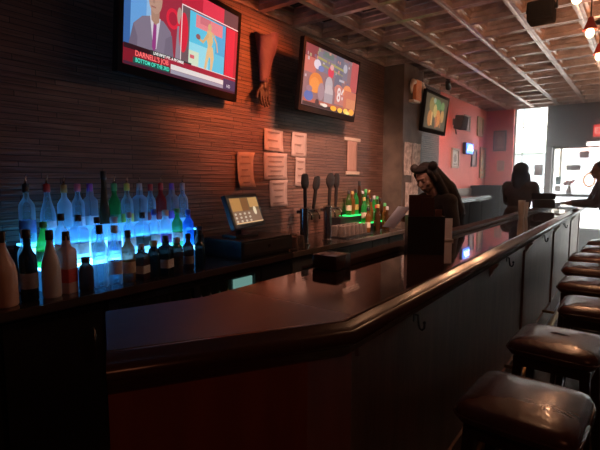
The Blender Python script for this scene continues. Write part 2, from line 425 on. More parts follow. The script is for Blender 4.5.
# moulded rail along the drinking edge, swept around the corner
def sweep(bm, path, prof, closed_ends=True):
    n = len(path); rings = []
    for i, p in enumerate(path):
        d0 = (path[i]-path[i-1]).normalized() if i else (path[1]-path[0]).normalized()
        d1 = (path[i+1]-path[i]).normalized() if i < n-1 else d0
        n0 = V((d0.y, -d0.x)); n1 = V((d1.y, -d1.x)); nn = (n0+n1).normalized(); k = 1/max(.3, nn.dot(n0))
        rings.append([bm.verts.new((p.x+nn.x*o*k, p.y+nn.y*o*k, z)) for o, z in prof])
    m = len(prof)
    for a, b in zip(rings, rings[1:]):
        for i in range(m): bm.faces.new((a[i], a[(i+1) % m], b[(i+1) % m], b[i]))
    bm.faces.new(rings[0][::-1]); bm.faces.new(rings[-1])
prof = [(-.055, 1.0705), (-.05, 1.083), (-.038, 1.09), (-.022, 1.088), (-.012, 1.078), (.0, 1.074), (.012, 1.068), (.018, 1.055), (.016, 1.042), (.004, 1.034), (-.006, 1.022), (-.014, 1.004), (-.03, .992), (-.055, .988)]
bm = nb(); sweep(bm, [V(loc2(p)) for p in (B_, A_, A2)], prof); obj('bar_rail', bm, M_barrail, bar, smooth=True, auto=50)
# underside apron and the body of the bar
def FX(y): return .9-.665-.0164*(y-1.)          # front plane of the bar body (local), following the slightly tapering top
Bi = B_-OUTB*.03
bm = nb(); prism(bm, [(FX(1.13), 1.13-4), (FX(8.25), 8.25-4), (-.18, 8.25-4), (-.18, 1.13-4)], 0, 1.012); obj('body', bm, M_barfront, bar)
bm = nb(); prism(bm, [loc2(p) for p in (V((-.667, 1.129)), V((-1.08, 1.129)), C_+(D_-C_)*.25+V((.02, 0)), C_-DIRB*.02+OUTB*.01, Bi, Bi-DIRB*.474)], 0, 1.010); obj('end_body', bm, M_barend, bar)
bm = nb()
for y in (3.8, 5.4, 7.0, 8.18): box(bm, FX(y)-.003, FX(y)+.016, y-.045-4, y+.045-4, 0, .985, bev=.004)
for z0, z1, t in ((0, .16, .014), (.93, .986, .012)): prism(bm, [(FX(1.15), 1.15-4), (FX(8.24), 8.24-4), (FX(8.24)+t, 8.24-4), (FX(1.15)+t, 1.15-4)], z0, z1)
obj('front_stiles', bm, M_barfront, bar)
for y in (2.7, 3.8, 5.4, 7.0):
    f = FX(y)
    bm = nb(); pts = [(f+.017, .985), (f+.062, .985), (f+.058, .972), (f+.040, .955), (f+.026, .925), (f+.017, .905)]
    a = [bm.verts.new((px, y-4-.025, pz)) for px, pz in pts]; b = [bm.verts.new((px, y-4+.025, pz)) for px, pz in pts]
    bm.faces.new(a); bm.faces.new(b[::-1])
    for i in range(6): bm.faces.new((a[i], b[i], b[(i+1) % 6], a[(i+1) % 6]))
    obj('bracket', bm, M_bracket, bar)
for y in (1.58, 3.13, 4.6, 6.1):
    f = FX(y)
    bm = nb(); tube(bm, [(f+.012, y-4, .955), (f+.028, y-4, .955), (f+.030, y-4, .925), (f+.035, y-4, .905), (f+.045, y-4, .90), (f+.053, y-4, .91), (f+.053, y-4, .928)], .0045, 8)
    ball(bm, (f+.053, y-4, .93), .007, seg=8); box(bm, f+.0122, f+.016, y-.013-4, y+.013-4, .93, .975, bev=.0015)
    obj('hook', bm, M_black, bar, smooth=True)
bm = nb(); tube(bm, [(FX(1.5)+.14, 1.5-4, .2), (FX(8.2)+.14, 8.2-4, .2)], .022, 12)
for y in (1.6, 3.2, 4.8, 6.4, 8.1): tube(bm, [(FX(y)+.015, y-4, .2), (FX(y)+.14, y-4, .2)], .013, 8)
obj('foot_rail', bm, mat('brass_rail', (.35, .22, .09), .3, metal=1., var=(.28, .17, .07)), bar, smooth=True)
# raised back ledge with its square end block
bm = nb(); box(bm, -.245, -.15, 1.72-4, 8.25-4, 1.0705, 1.10, bev=.006); obj('back_ledge', bm, mat('dull_ledge_wood', (.05, .024, .017), .6, spec=.15, var=(.07, .034, .024), vscale=5), bar)
bm = nb(); box(bm, -.255, -.125, 1.60-4, 1.725-4, 1.0705, 1.135, bev=.012); obj('ledge_end_block', bm, M_barrail, bar, smooth=True, auto=40)

# ------------------------------------------------------------------ back counter with coolers
bc = thing('back_counter', 'dark back bar counter below the strip wood wall, bottles along it', 'counter', (-2.3, 2.3, 0))
Y0, Y1 = -.6, 4.60
bm = nb(); box(bm, -.295, .28, Y0-2.3, Y1-2.3, .885, .93, bev=.003); obj('counter_top', bm, M_counter, bc)
bm = nb(); box(bm, .281, .290, Y0-2.3, Y1-2.3, .892, .929); obj('edge_strip', bm, mat('dark_edge', (.05, .035, .028), .3, var=(.07, .05, .04), coat=.3), bc)
bm = nb(); box(bm, .282, .296, 2.55-2.3, Y1-2.3, .896, .934, bev=.003); box(bm, .05, .296, Y1-2.3, Y1-2.3+.012, .896, .934); obj('metal_edge', bm, M_counteredge, bc)
bm = nb(); box(bm, -.295, .20, Y0-2.3, Y1-2.3, 0, .884); obj('carcass', bm, M_black, bc)
M_coolglass = mat('cooler_glass', (.05, .06, .06), .06, alpha=.22)
for k, (a, b) in enumerate([(-.55, .05), (.07, .67), (.69, 1.13), (2.28, 2.60)]):
    bm = nb(); box(bm, .202, .225, a-2.3, b-2.3, .10, .86, bev=.004)
    d = obj('cupboard_door', bm, M_black, bc)
    bm = nb(); tube(bm, [(.226, b-2.36, .60), (.245, b-2.36, .61), (.245, b-2.36, .74), (.226, b-2.36, .75)], .006, 8); obj('handle', bm, M_chrome, d, smooth=True)
for k, (a, b) in enumerate([(2.62, 3.02), (3.04, 3.44), (3.46, 3.86), (3.88, 4.22), (4.24, 4.58)]):
    bm = nb(); box(bm, .202, .232, a-2.3, b-2.3, .10, .87, bev=.006)
    d = obj('cooler_door', bm, M_cooler, bc)
    bm = nb(); box(bm, .233, .247, (a+b)/2-.09-2.3, (a+b)/2+.09-2.3, .775, .80, bev=.003); obj('handle', bm, M_chrome, d)
# glass fronted cooler as a thing of its own, lit inside
gc = thing('glass_front_cooler', 'lit glass fronted bottle cooler under the back counter, half hidden by the bar end', 'cooler', (-2.09, 1.70, .1))
bm = nb(); frame = [(-.54, .54)]
box(bm, -.005, .03, -.55, -.50, 0, .77); box(bm, -.005, .03, .50, .55, 0, .77); box(bm, -.005, .03, -.5, .5, 0, .05); box(bm, -.005, .03, -.5, .5, .735, .77); box(bm, -.005, .03, -.02, .02, .05, .735)
obj('door_frame', bm, M_black, gc)
bm = nb(); box(bm, -.006, -.002, -.5, .5, .05, .735); obj('backing', bm, mat('cooler_dark_inside', (.06, .08, .08), .4, var=(.03, .045, .045)), gc)
bm = nb(); box(bm, .018, .021, -.5, .5, .05, .735); obj('glass', bm, M_coolglass, gc)
bm = nb(); box(bm, .0, .012, .32, .49, .63, .715); obj('lit_panel', bm, emat('cooler_light', (.5, 1., .88), 2.2), gc)
rn = random.Random(3)
mcan = [mat('can_%d' % i, c, .3, metal=.5, var=[x*.8 for x in c]) for i, c in enumerate([(.9, .85, .75), (.3, .75, .6), (.8, .65, .2), (.8, .8, .82)])]
bm = nb()
for k in range(11): lathe(bm, [(.003, .6), (.016, .605), (.016, .66), (.007, .69), (.007, .715)], 8, mi=k % 4, c=(.007, -.47+k*.073), z0=0)
o = obj('bottles_inside', bm, mcan, gc); o['kind'] = 'stuff'

# ------------------------------------------------------------------ bottles
GL = dict(clear=glass_mat('clear_glass', (.60, .82, .95), .20, .06), frost=glass_mat('frosted_glass', (.70, .86, .98), .42, .3),
          green=glass_mat('green_glass', (.05, .5, .12), .55), brown=glass_mat('brown_glass', (.10, .045, .02), .85),
          dark=glass_mat('dark_glass', (.02, .03, .025), .9), amber=glass_mat('amber_glass', (.36, .15, .04), .6),
          red=glass_mat('red_glass', (.55, .06, .05), .6), blue=glass_mat('blue_glass', (.05, .35, .9), .5), lime=glass_mat('lime_liquid', (.12, .9, .2), .7),
          olive=glass_mat('olive_glass', (.12, .26, .06), .5),
          white=mat('white_bottle', (.72, .70, .68), .3, var=(.66, .64, .62)), cream=mat('cream_bottle', (.75, .50, .36), .3, var=(.68, .44, .31)),
          pink=mat('pinkish_bottle', (.62, .42, .38), .35, var=(.55, .36, .32)))
def cm(name, c): return mat('cap_'+name, c, .35, var=[x*.85 for x in c])
CAP = dict(black=cm('black', (.015, .015, .016)), red=cm('red', (.6, .05, .05)), gold=cm('gold', (.55, .38, .12)), pink=cm('pink', (.75, .18, .28)), purple=cm('purple', (.28, .10, .55)),
           green=cm('green', (.08, .5, .15)), yellow=cm('yellow', (.75, .62, .10)), silver=cm('silver', (.5, .5, .52)), blue=cm('blue', (.08, .15, .6)), white=cm('white', (.8, .8, .8)), amber=cm('amber', (.5, .2, .06)))
def lm(name, c): return mat('label_'+name, c, .7, var=[x*.8 for x in c], vscale=60)
LAB = dict(white=lm('white', (.72, .74, .76)), blue=lm('blue', (.12, .2, .5)), red=lm('red', (.65, .08, .07)), black=lm('black', (.03, .03, .03)), cream=lm('cream', (.65, .55, .40)), green=lm('green', (.1, .4, .18)),
           yellow=lm('yellow', (.7, .6, .12)), purple=lm('purple', (.3, .12, .5)), gold=lm('gold', (.5, .34, .1)), grey=lm('grey', (.3, .3, .32)))
def profile(kind, h, r):
    n = .013
    if kind == 'round':      # rounded shoulder
        return [(r*.85, 0), (r, .008), (r, h*.60), (r*.93, h*.66), (r*.70, h*.71), (n*1.2, h*.76), (n, h*.80), (n, h*.93)]
    if kind == 'cone':       # sloping shoulder
        return [(r*.9, 0), (r, .008), (r, h*.44), (r*.85, h*.56), (r*.55, h*.68), (n*1.1, h*.80), (n, h*.93)]
    if kind == 'tall':       # long thin liqueur bottle
        return [(r*.9, 0), (r, .008), (r*.95, h*.35), (r*.7, h*.55), (n*1.1, h*.76), (n, h*.95)]
    if kind == 'wine':
        return [(r*.9, 0), (r, .006), (r, h*.58), (r*.9, h*.64), (r*.55, h*.70), (n*1.2, h*.75), (n, h*.95)]
    if kind == 'squat':
        return [(r*.9, 0), (r, .01), (r, h*.62), (r*.8, h*.74), (n*1.4, h*.80), (n*1.3, h*.92)]
    return [(r*.95, 0), (r, .006), (r, h*.66), (r*.9, h*.71), (n*1.2, h*.76), (n, h*.93)]   # square
def make_bottle(kind, h, r, glass, cap, lab, label, loc, group, rz=0, pourer=False, lcap=.075, labz=None):
    p = profile(kind, h, r); bm = nb()
    sq = kind == 'square'
    if sq: sqlathe(bm, p)
    else: lathe(bm, p, 18)
    o = obj('liquor_bottle', bm, GL[glass], smooth=True, auto=40); o.location = loc; o.rotation_euler = (0, 0, rz)
    tag(o, label, 'bottle', group)
    nr = p[-1][0]; z = p[-1][1]
    bm = nb(); lathe(bm, [(nr+.0015, z-h*lcap), (nr+.0035, z-h*lcap+.002), (nr+.0035, h-.003), (nr+.001, h)], 14)
    obj('cap', bm, CAP[cap], o, smooth=True, auto=40)
    if lab:
        z0, z1 = labz or ((.14, .36) if kind in ('cone', 'tall') else (.18, .40))
        bm = nb()
        if sq:
            sqlathe(bm, [(r+.0006, h*z0), (r+.0006, h*z1)])
        else: lathe(bm, [(r+.0005, h*z0), (r+.001, h*z0+.002), (r+.001, h*z1-.002), (r+.0005, h*z1)], 18, caps=False)
        obj('label', bm, LAB[lab], o, smooth=True, auto=40)
    if pourer:
        bm = nb(); tube(bm, [(0, 0, h-.004), (0, 0, h+.015), (.004, .006, h+.05)], [.007, .005, .003], 8); obj('pourer', bm, M_chrome, o, smooth=True)
    return o
ZC = .9305
# --- front row on the counter top
G1 = 'bottles in the front row on the back counter'
FX = -2.12
rowF = [  # y, dx, kind, h, r, glass, cap, label colour, text
 (.725, .0, 'cone', .315, .050, 'cream', 'black', None, 'cream coloured opaque bottle with black cap, at the very end of the counter'),
 (.825, -.01, 'wine', .315, .036, 'dark', 'black', 'grey', 'dark wine bottle with grey label, beside the cream bottle'),
 (.915, .0, 'cone', .305, .040, 'white', 'black', None, 'opaque white bottle with black cap and sloping shoulders'),
 (.997, -.02, 'square', .29, .033, 'pink', 'black', 'red', 'square pinkish bottle with black cap and red label, right of the white bottle'),
 (1.075, .0, 'squat', .16, .034, 'brown', 'black', None, 'short brown bottle standing before the square lit bottle'),
 (1.15, .0, 'round', .31, .035, 'clear', 'black', None, 'clear unlabelled bottle with black cap in the front row'),
 (1.228, .0, 'wine', .30, .033, 'clear', 'silver', 'white', 'clear bottle with silver cap and white label, in front of the tall dark one'),
 (1.302, .0, 'round', .27, .034, 'amber', 'black', 'cream', 'amber bottle with cream label, front row under the green capped one'),
 (1.378, .0, 'square', .19, .033, 'brown', 'silver', 'white', 'short square bottle with white label in the front row'),
 (1.455, .0, 'squat', .20, .034, 'dark', 'gold', None, 'short dark bottle with gold cap in the front row'),
 (1.533, .0, 'square', .22, .033, 'dark', 'black', 'white', 'square dark bottle with white label in the front row'),
 (1.61, .0, 'squat', .20, .035, 'brown', 'silver', 'black', 'short brown bottle with silver cap and black label'),
 (1.69, .0, 'round', .215, .034, 'brown', 'black', 'grey', 'small brown bottle with black cap and grey label'),
 (1.77, .01, 'wine', .23, .032, 'dark', 'black', None, 'dark bottle without label, last of the front row before the cash register'),
]
for y, dx, k, h, r, g, c_, l, t in rowF: make_bottle(k, h, r, g, c_, l, t, (FX+dx, y, ZC), G1, rz=.4, labz=(.05, .28) if False else None)
# --- LED stepped display
led = thing('lit_bottle_shelf', 'stepped acrylic shelf glowing blue under the bottles', 'shelf', (-2.38, 1.43, ZC))
M_led = emat('blue_led_acrylic', (.13, .53, 1.), 9.5)
M_ledu = emat('blue_led_acrylic_upper', (.06, .48, 1.), 5.)
M_led2 = emat('blue_led_acrylic_front', (.15, .55, 1.), 4.)
bm = nb(); box(bm, .0, .165, -.505, .46, 0, .098, bev=.003); obj('lower_step', bm, [mat('dim_blue_acrylic', (.02, .06, .12), .3, emit=(.04, .32, .9), es=.35)], led)
bm = nb(); box(bm, .003, .162, -.502, .457, .0985, .108); obj('lower_light_panel', bm, M_led, led)
bm = nb(); box(bm, -.17, -.002, -.505, .545, 0, .198, bev=.003); obj('upper_step', bm, [M_black], led)
bm = nb(); box(bm, -.140, -.006, -.502, .542, .1985, .208); obj('upper_light_panel', bm, M_ledu, led)
bm = nb(); box(bm, -.004, -.002, -.40, .457, .2085, .285); obj('added_glow_panel', bm, mat('blue_glow_panel', (.2, .6, 1.), .2, emit=(.14, .55, 1.), es=.9, alpha=.32), led)  # added glowing panel, stands in for the glow of the lit bottles
bm = nb(); box(bm, -.0015, .0015, -.502, .457, .115, .195); obj('riser_light', bm, M_led2, led)
ZM = ZC+.1095; ZU = ZC+.2095
G2 = 'bottles on the lower step of the lit shelf'; G3 = 'bottles on the upper step of the lit shelf'
rowM = [
 (.88, 'round', .30, .033, 'clear', 'white', 'blue', 'clear bottle with white cap and blue label at the dark end beside the lit shelf'),
 (.965, 'cone', .22, .036, 'lime', 'green', 'green', 'bright green liqueur bottle glowing on the lower lit step'),
 (1.05, 'round', .255, .034, 'frost', 'black', 'red', 'frosted bottle with a red label on the lower lit step'),
 (1.135, 'square', .245, .036, 'clear', 'black', 'white', 'square clear bottle with black cap and white label, glowing from its base'),
 (1.235, 'round', .225, .034, 'clear', 'black', 'grey', 'clear bottle with black cap and grey label on the lower lit step'),
 (1.33, 'squat', .22, .036, 'frost', 'silver', 'blue', 'frosted squat bottle with blue label on the lower lit step'),
 (1.42, 'round', .24, .034, 'clear', 'silver', 'white', 'clear bottle with silver cap and white label, under the yellow capped one'),
 (1.505, 'square', .235, .034, 'clear', 'black', 'black', 'square clear bottle with black label on the lower lit step'),
 (1.585, 'round', .25, .033, 'frost', 'blue', 'white', 'frosted bottle with blue cap on the lower lit step'),
 (1.665, 'squat', .24, .034, 'frost', 'white', 'purple', 'frosted squat bottle with white cap and purple label'),
 (1.75, 'round', .245, .033, 'green', 'green', 'white', 'green glass bottle with green cap on the lower lit step'),
 (1.835, 'round', .235, .034, 'blue', 'blue', None, 'bright blue bottle near the end of the lower lit step'),
 (1.925, 'squat', .23, .034, 'dark', 'black', None, 'dark squat bottle standing just past the end of the lower lit step'),
]
for y, k, h, r, g, c_, l, t in rowM: make_bottle(k, h, r, g, c_, l, t, (-2.295, y, ZM if .9 < y < 1.89 else ZC), G2 if .9 < y < 1.89 else G1, rz=.3)
rowU = [
 (.965, 'round', .30, .037, 'clear', 'black', 'blue', 'clear bottle with blue lettered label and steel pourer on the upper step', True),
 (1.066, 'cone', .30, .037, 'clear', 'red', 'white', 'clear sloping bottle with red cap and white label on the upper step', True),
 (1.152, 'round', .295, .036, 'frost', 'gold', None, 'frosted bottle with gold cap and no label on the upper step', True),
 (1.225, 'round', .30, .033, 'clear', 'pink', 'white', 'clear bottle with pink cap on the upper step', False),
 (1.294, 'square', .30, .030, 'clear', 'purple', 'white', 'slim clear bottle with purple cap and white label, left of the tall dark one', False),
 (1.44, 'round', .30, .033, 'green', 'green', 'green', 'greenish bottle with green cap on the upper step', True),
 (1.522, 'round', .30, .034, 'clear', 'yellow', 'yellow', 'clear bottle with yellow cap and yellow label on the upper step', True),
 (1.607, 'square', .30, .034, 'clear', 'silver', 'grey', 'square clear bottle with silver cap and grey label on the upper step', True),
 (1.683, 'round', .295, .032, 'clear', 'red', 'red', 'clear bottle with red label and red cap on the upper step', False),
 (1.76, 'round', .30, .034, 'red', 'red', 'red', 'red tinted bottle on the upper step, left of the purple capped one', True),
 (1.845, 'square', .30, .032, 'clear', 'purple', 'purple', 'square bottle with purple cap and purple label on the upper step', False),
 (1.932, 'round', .30, .035, 'clear', 'silver', None, 'clear unlabelled bottle, last on the upper step', True),
]
for y, k, h, r, g, c_, l, t, p in rowU: make_bottle(k, h, r, g, c_, l, t, (-2.468, y, ZU), G3, rz=.2, pourer=p)
make_bottle('tall', .37, .030, 'brown', 'black', None, 'tall thin dark brown bottle rising above its row', (-2.45, 1.368, ZU), G3)

# ------------------------------------------------------------------ cash register
pos = thing('cash_register', 'black touchscreen cash register with a low wide drawer on the back counter', 'cash register', (-2.28, 2.34, ZC))
bm = nb(); box(bm, -.20, .19, -.24, .30, .012, .125, bev=.006); box(bm, -.18, .17, -.22, .28, 0, .013); obj('drawer_body', bm, M_black, pos)
bm = nb(); box(bm, .1905, .198, -.22, .28, .03, .11, bev=.003); d = obj('drawer_front', bm, mat('drawer_front', (.035, .03, .028), .4, var=(.045, .04, .036)), pos)
bm = nb(); lathe(bm, [(.010, 0), (.010, .006)], 12); o = obj('lock', bm, M_chrome, d); o.location = (.198, .03, .07); o.rotation_euler = (0, PI/2, 0)
bm = nb(); box(bm, -.06, .08, -.18, .05, .1255, .15, bev=.008); tube(bm, [(.0, -.08, .14), (.03, -.09, .22), (.10, -.11, .28)], .022, 10); obj('stand', bm, M_black, pos, smooth=True, auto=40)
scr = bpy.data.objects.new('monitor', None); COL.objects.link(scr); scr.parent = pos
scr.matrix_local = Matrix.Translation((.155, -.15, .325)) @ Matrix.Rotation(PI/2+.226, 4, 'Z') @ Matrix.Rotation(-.339, 4, 'X')
bm = nb(); box(bm, -.2, .2, 0, .035, -.116, .116, bev=.006); obj('casing', bm, M_black, scr)
bm = nb(); box(bm, -.175, .175, -.002, .0, -.088, .092)
sq = obj('screen', bm, emat('pos_brown', (.34, .20, .10), .5), scr)
def quads(parent, name, rects, dy=-.0025):
    """flat coloured pieces lying on a screen, one mesh; rects: (colour, strength, polygon)"""
    bm = nb(); ms = []; idx = {}
    for k, (c, s, poly) in enumerate(rects):
        key = (tuple(c), s)
        if key not in idx: idx[key] = len(ms); ms.append(emat('screen_%02d%02d%02d_%d' % (int(c[0]*99), int(c[1]*99), int(c[2]*99), int(s*100)), c, s))
        vs = [bm.verts.new((x, dy-.00025*k, z)) for x, z in poly]
        f = bm.faces.new(vs); f.material_index = idx[key]
    me = bpy.data.meshes.new(name); bm.to_mesh(me); bm.free()
    for m in ms: me.materials.append(m)
    o = bpy.data.objects.new(name, me); COL.objects.link(o); o.parent = parent
    return o
def R(x0, x1, z0, z1): return [(x0, z0), (x1, z0), (x1, z1), (x0, z1)]
def EL(cx, cz, rx, rz, n=20): return [(cx+rx*math.cos(2*PI*i/n), cz+rz*math.sin(2*PI*i/n)) for i in range(n)]
L_ = [((.75, .36, .11), .6, R(-.17, -.05, .0, .088)), ((.42, .17, .06), .5, R(-.045, .04, .0, .088)), ((.85, .45, .16), .6, R(.05, .172, .02, .088)), ((.30, .16, .10), .8, R(-.17, .172, -.085, -.002)),
      ((.98, .80, .55), .8, EL(.105, -.005, .02, .03))]
for i in range(4):
    for j in range(3): L_.append(((.75, .60, .45), .8, EL(-.15+i*.055, -.02-j*.025, .014, .008, 10)))
L_.append(((.95, .6, .3), .9, R(-.172, .172, -.086, -.080)))
quads(scr, 'screen_picture', L_)

# ------------------------------------------------------------------ tap towers, glasses
def tap_tower(y, label, hs):
    t = thing('tap_tower', label, 'beer tap', (-2.2, y, ZC))
    bm = nb(); lathe(bm, [(.045, 0), (.045, .012), (.034, .016), (.034, .285), (.037, .288), (.037, .30), (.030, .306)], 20); obj('post', bm, M_chrome, t, smooth=True, auto=40)
    bm = nb(); tube(bm, [(-.045, -.03, .27), (-.045, .25, .27)], .012, 10); tube(bm, [(-.06, .0, .27), (-.03, 0, .27)], .012, 10); obj('crossbar', bm, M_black, t, smooth=True)
    for (dy, lean, hh, w, ov) in hs:
        bm = nb()
        b0 = V((-.045, dy, .283)); top = b0+V((0, lean, hh))
        tube(bm, [b0, b0.lerp(top, .3), b0.lerp(top, .62)], [.012, .017, .016], 10)
        d = (top-b0).normalized()
        # paddle
        n = 10; ring = []
        pr = [(.55, .010), (.62, w*.8), (.72, w), (.9, w*.9), (.97, w*.75), (1., w*.3)] if not ov else [(.52, .010), (.60, w*.6), (.70, w), (.82, w*1.05), (.93, w*.8), (1., w*.25)]
        prev = None
        for f, ww in pr:
            p = b0.lerp(top, f)
            rg = [bm.verts.new(p+V((.009*sx, ww*sy, 0))) for sx, sy in ((1, -.8), (1, .8), (.4, 1), (-.4, 1), (-1, .8), (-1, -.8), (-.4, -1), (.4, -1))]
            if prev:
                for i in range(8): bm.faces.new((prev[i], prev[(i+1) % 8], rg[(i+1) % 8], rg[i]))
            else: bm.faces.new(rg[::-1])
            prev = rg
        bm.faces.new(prev)
        obj('tap_handle', bm, mat('tap_handle_black', (.010, .007, .006), .55, spec=.25, var=(.016, .011, .009)), t, smooth=True, auto=40)
        bm = nb(); tube(bm, [(-.04, dy, .27), (.0, dy, .265), (.02, dy, .24), (.022, dy, .20)], .008, 8); obj('spout', bm, M_chrome, t, smooth=True)
tap_tower(2.94, 'chrome tap tower with a straight and a leaning black handle, nearer the cash register', [(.075, -.005, .30, .052, False), (.19, .06, .28, .050, False)])
tap_tower(3.28, 'chrome tap tower with an oval topped black handle, nearer the green lit shelf', [(.09, .03, .31, .062, True), (.20, .02, .305, .046, False)])

M_gl = glass_mat('tumbler_glass', (.45, .38, .33), .22, .05)
def tumbler(loc, label, group):
    bm = nb(); lathe(bm, [(.036, 0), (.037, .002), (.030, .095), (.022, .10)], 16)
    o = obj('tumbler', bm, M_gl, smooth=True, auto=40); o.location = loc
    return tag(o, label, 'glass', group)
tr = thing('glass_mat', 'black rubber bar mat under the tumblers by the tap towers', 'bar mat', (-2.2, 3.72, ZC))
bm = nb(); box(bm, -.13, .10, -.28, .22, 0, .008, bev=.002)
for k in range(12): box(bm, -.12, .09, -.27+k*.04, -.255+k*.04, .0082, .011)
obj('mat_body', bm, M_black, tr)
t0 = None
for i in range(6):
    for j in range(2):
        p = (-2.26+j*.085, 3.49+i*.078, ZC+.0115); l = 'small clear tumbler upside down on the black mat'; g = 'tumblers on the black mat'
        if t0 is None: t0 = tumbler(p, l, g)
        else: dup(t0, p, 0, l, g)
for i, (dx, dy) in enumerate([(0, 0), (.0, .082), (-.085, .04), (-.085, .12), (-.17, .08)]):
    dup(t0, (-2.12+dx, 2.70+dy, ZC), 0, 'small clear tumbler upside down beside the cash register', 'tumblers beside the cash register')

# ------------------------------------------------------------------ green lit shelf and its bottles
gs = thing('lit_bottle_shelf', 'stepped shelf glowing green under the bottles beside the column', 'shelf', (-2.41, 4.45, ZC))
M_gled = emat('green_led_acrylic', (.03, .75, .14), 2.2)
bm = nb(); box(bm, -.14, .0, -.62, .18, 0, .15, bev=.003); box(bm, .001, .12, -.30, .18, 0, .07, bev=.003); obj('steps', bm, M_black, gs)
bm = nb(); box(bm, -.138, -.002, -.42, .177, .1505, .158); obj('upper_light_panel', bm, M_gled, gs)
bm = nb(); box(bm, .003, .118, -.297, .177, .0705, .078); obj('lower_light_panel', bm, M_gled, gs)
G4 = 'bottles on the green lit shelf'
gcols = ['olive', 'amber', 'green', 'brown', 'olive', 'green', 'amber']
capc = ['black', 'gold', 'black', 'black', 'silver', 'green', 'gold', 'black', 'red', 'silver']
ordn = ['first', 'second', 'third', 'fourth', 'fifth', 'sixth', 'seventh', 'eighth', 'ninth']
for i in range(7):
    g = gcols[i]; y = 4.11+i*.073
    make_bottle(['round', 'wine', 'round', 'cone', 'wine', 'round', 'wine'][i], [.26, .25, .27, .36, .25, .27, .26][i], .031, g, capc[i], ['cream', None, 'gold', None, 'white', 'green', None][i],
                '%s bottle with %s cap, %s from the taps on the upper green step' % (g, capc[i], ordn[i]), (-2.485, y, ZC+.159), G4, rz=.3*i)
for i in range(6):
    g = ['green', 'olive', 'amber', 'green', 'olive', 'brown'][i]; y = 4.20+i*.073; cp = ['gold', 'black', 'black', 'silver', 'green', 'black'][i]
    make_bottle(['round', 'wine', 'cone', 'round', 'wine', 'round'][i], [.27, .29, .25, .28, .27, .25][i], .031, g, cp, ['cream', None, None, 'green', 'cream', None][i],
                '%s bottle with %s cap, %s from the taps on the lower green step' % (g, cp, ordn[i]), (-2.35, y, ZC+.079), G4, rz=.5*i)
G5 = 'bottles in front of the green lit shelf'
for i in range(6):
    g = ['amber', 'red', 'brown', 'amber', 'red', 'brown'][i]; y = 3.93+i*.06 if False else 4.0+i*.042
for i, (x, y) in enumerate([(-2.235, 4.08), (-2.17, 4.17), (-2.235, 4.26), (-2.16, 4.36), (-2.235, 4.45)]):
    g = ['amber', 'brown', 'olive', 'brown', 'amber'][i]; cp = ['black', 'gold', 'red', 'silver', 'green'][i]
    make_bottle(['round', 'wine', 'round', 'cone', 'wine'][i], [.25, .28, .27, .25, .28][i], .028, g, cp, ['cream', None, 'red', 'gold', None][i],
                '%s bottle with %s cap standing on the counter before the green lit shelf' % (g, cp), (x, y, ZC), G5, rz=.5*i)

# ------------------------------------------------------------------ televisions
def tv(cx, cy, cz, w, tilt, yaw, label, hr=.58):
    t = thing('television', label, 'television', (cx, cy, cz))
    t.matrix_world = Matrix.Translation((cx, cy, cz)) @ Matrix.Rotation(PI/2+yaw, 4, 'Z') @ Matrix.Rotation(tilt, 4, 'X')
    h = w*hr; b = .035
    bm = nb(); box(bm, -w/2, w/2, .0, .032, -h/2, h/2, bev=.006); box(bm, -w*.3, w*.3, .032, .07, -h*.3, h*.3, bev=.01); obj('casing', bm, M_matte, t)
    bm = nb()
    box(bm, -w/2, -w/2+b, -.012, -.0005, -h/2, h/2, bev=.003); box(bm, w/2-b, w/2, -.012, -.0005, -h/2, h/2, bev=.003)
    box(bm, -w/2+b, w/2-b, -.012, -.0005, -h/2, -h/2+b*1.5, bev=.003); box(bm, -w/2+b, w/2-b, -.012, -.0005, h/2-b, h/2, bev=.003)
    obj('bezel', bm, M_matte, t)
    # arm back to the wall
    Wd = t.matrix_world.inverted() @ V((XL+.004, cy, cz)); pt = Wd
    bm = nb(); tube(bm, [(0, .06, 0), pt], .025, 8); obj('wall_mount', bm, M_black, t)
    return t, (-w/2+b, w/2-b, -h/2+b*1.5, h/2-b)
def scl(S, polys):
    x0, x1, z0, z1 = S
    return [(c, s, [(x0+u*(x1-x0), z0+v*(z1-z0)) for u, v in p]) for c, s, p in polys]

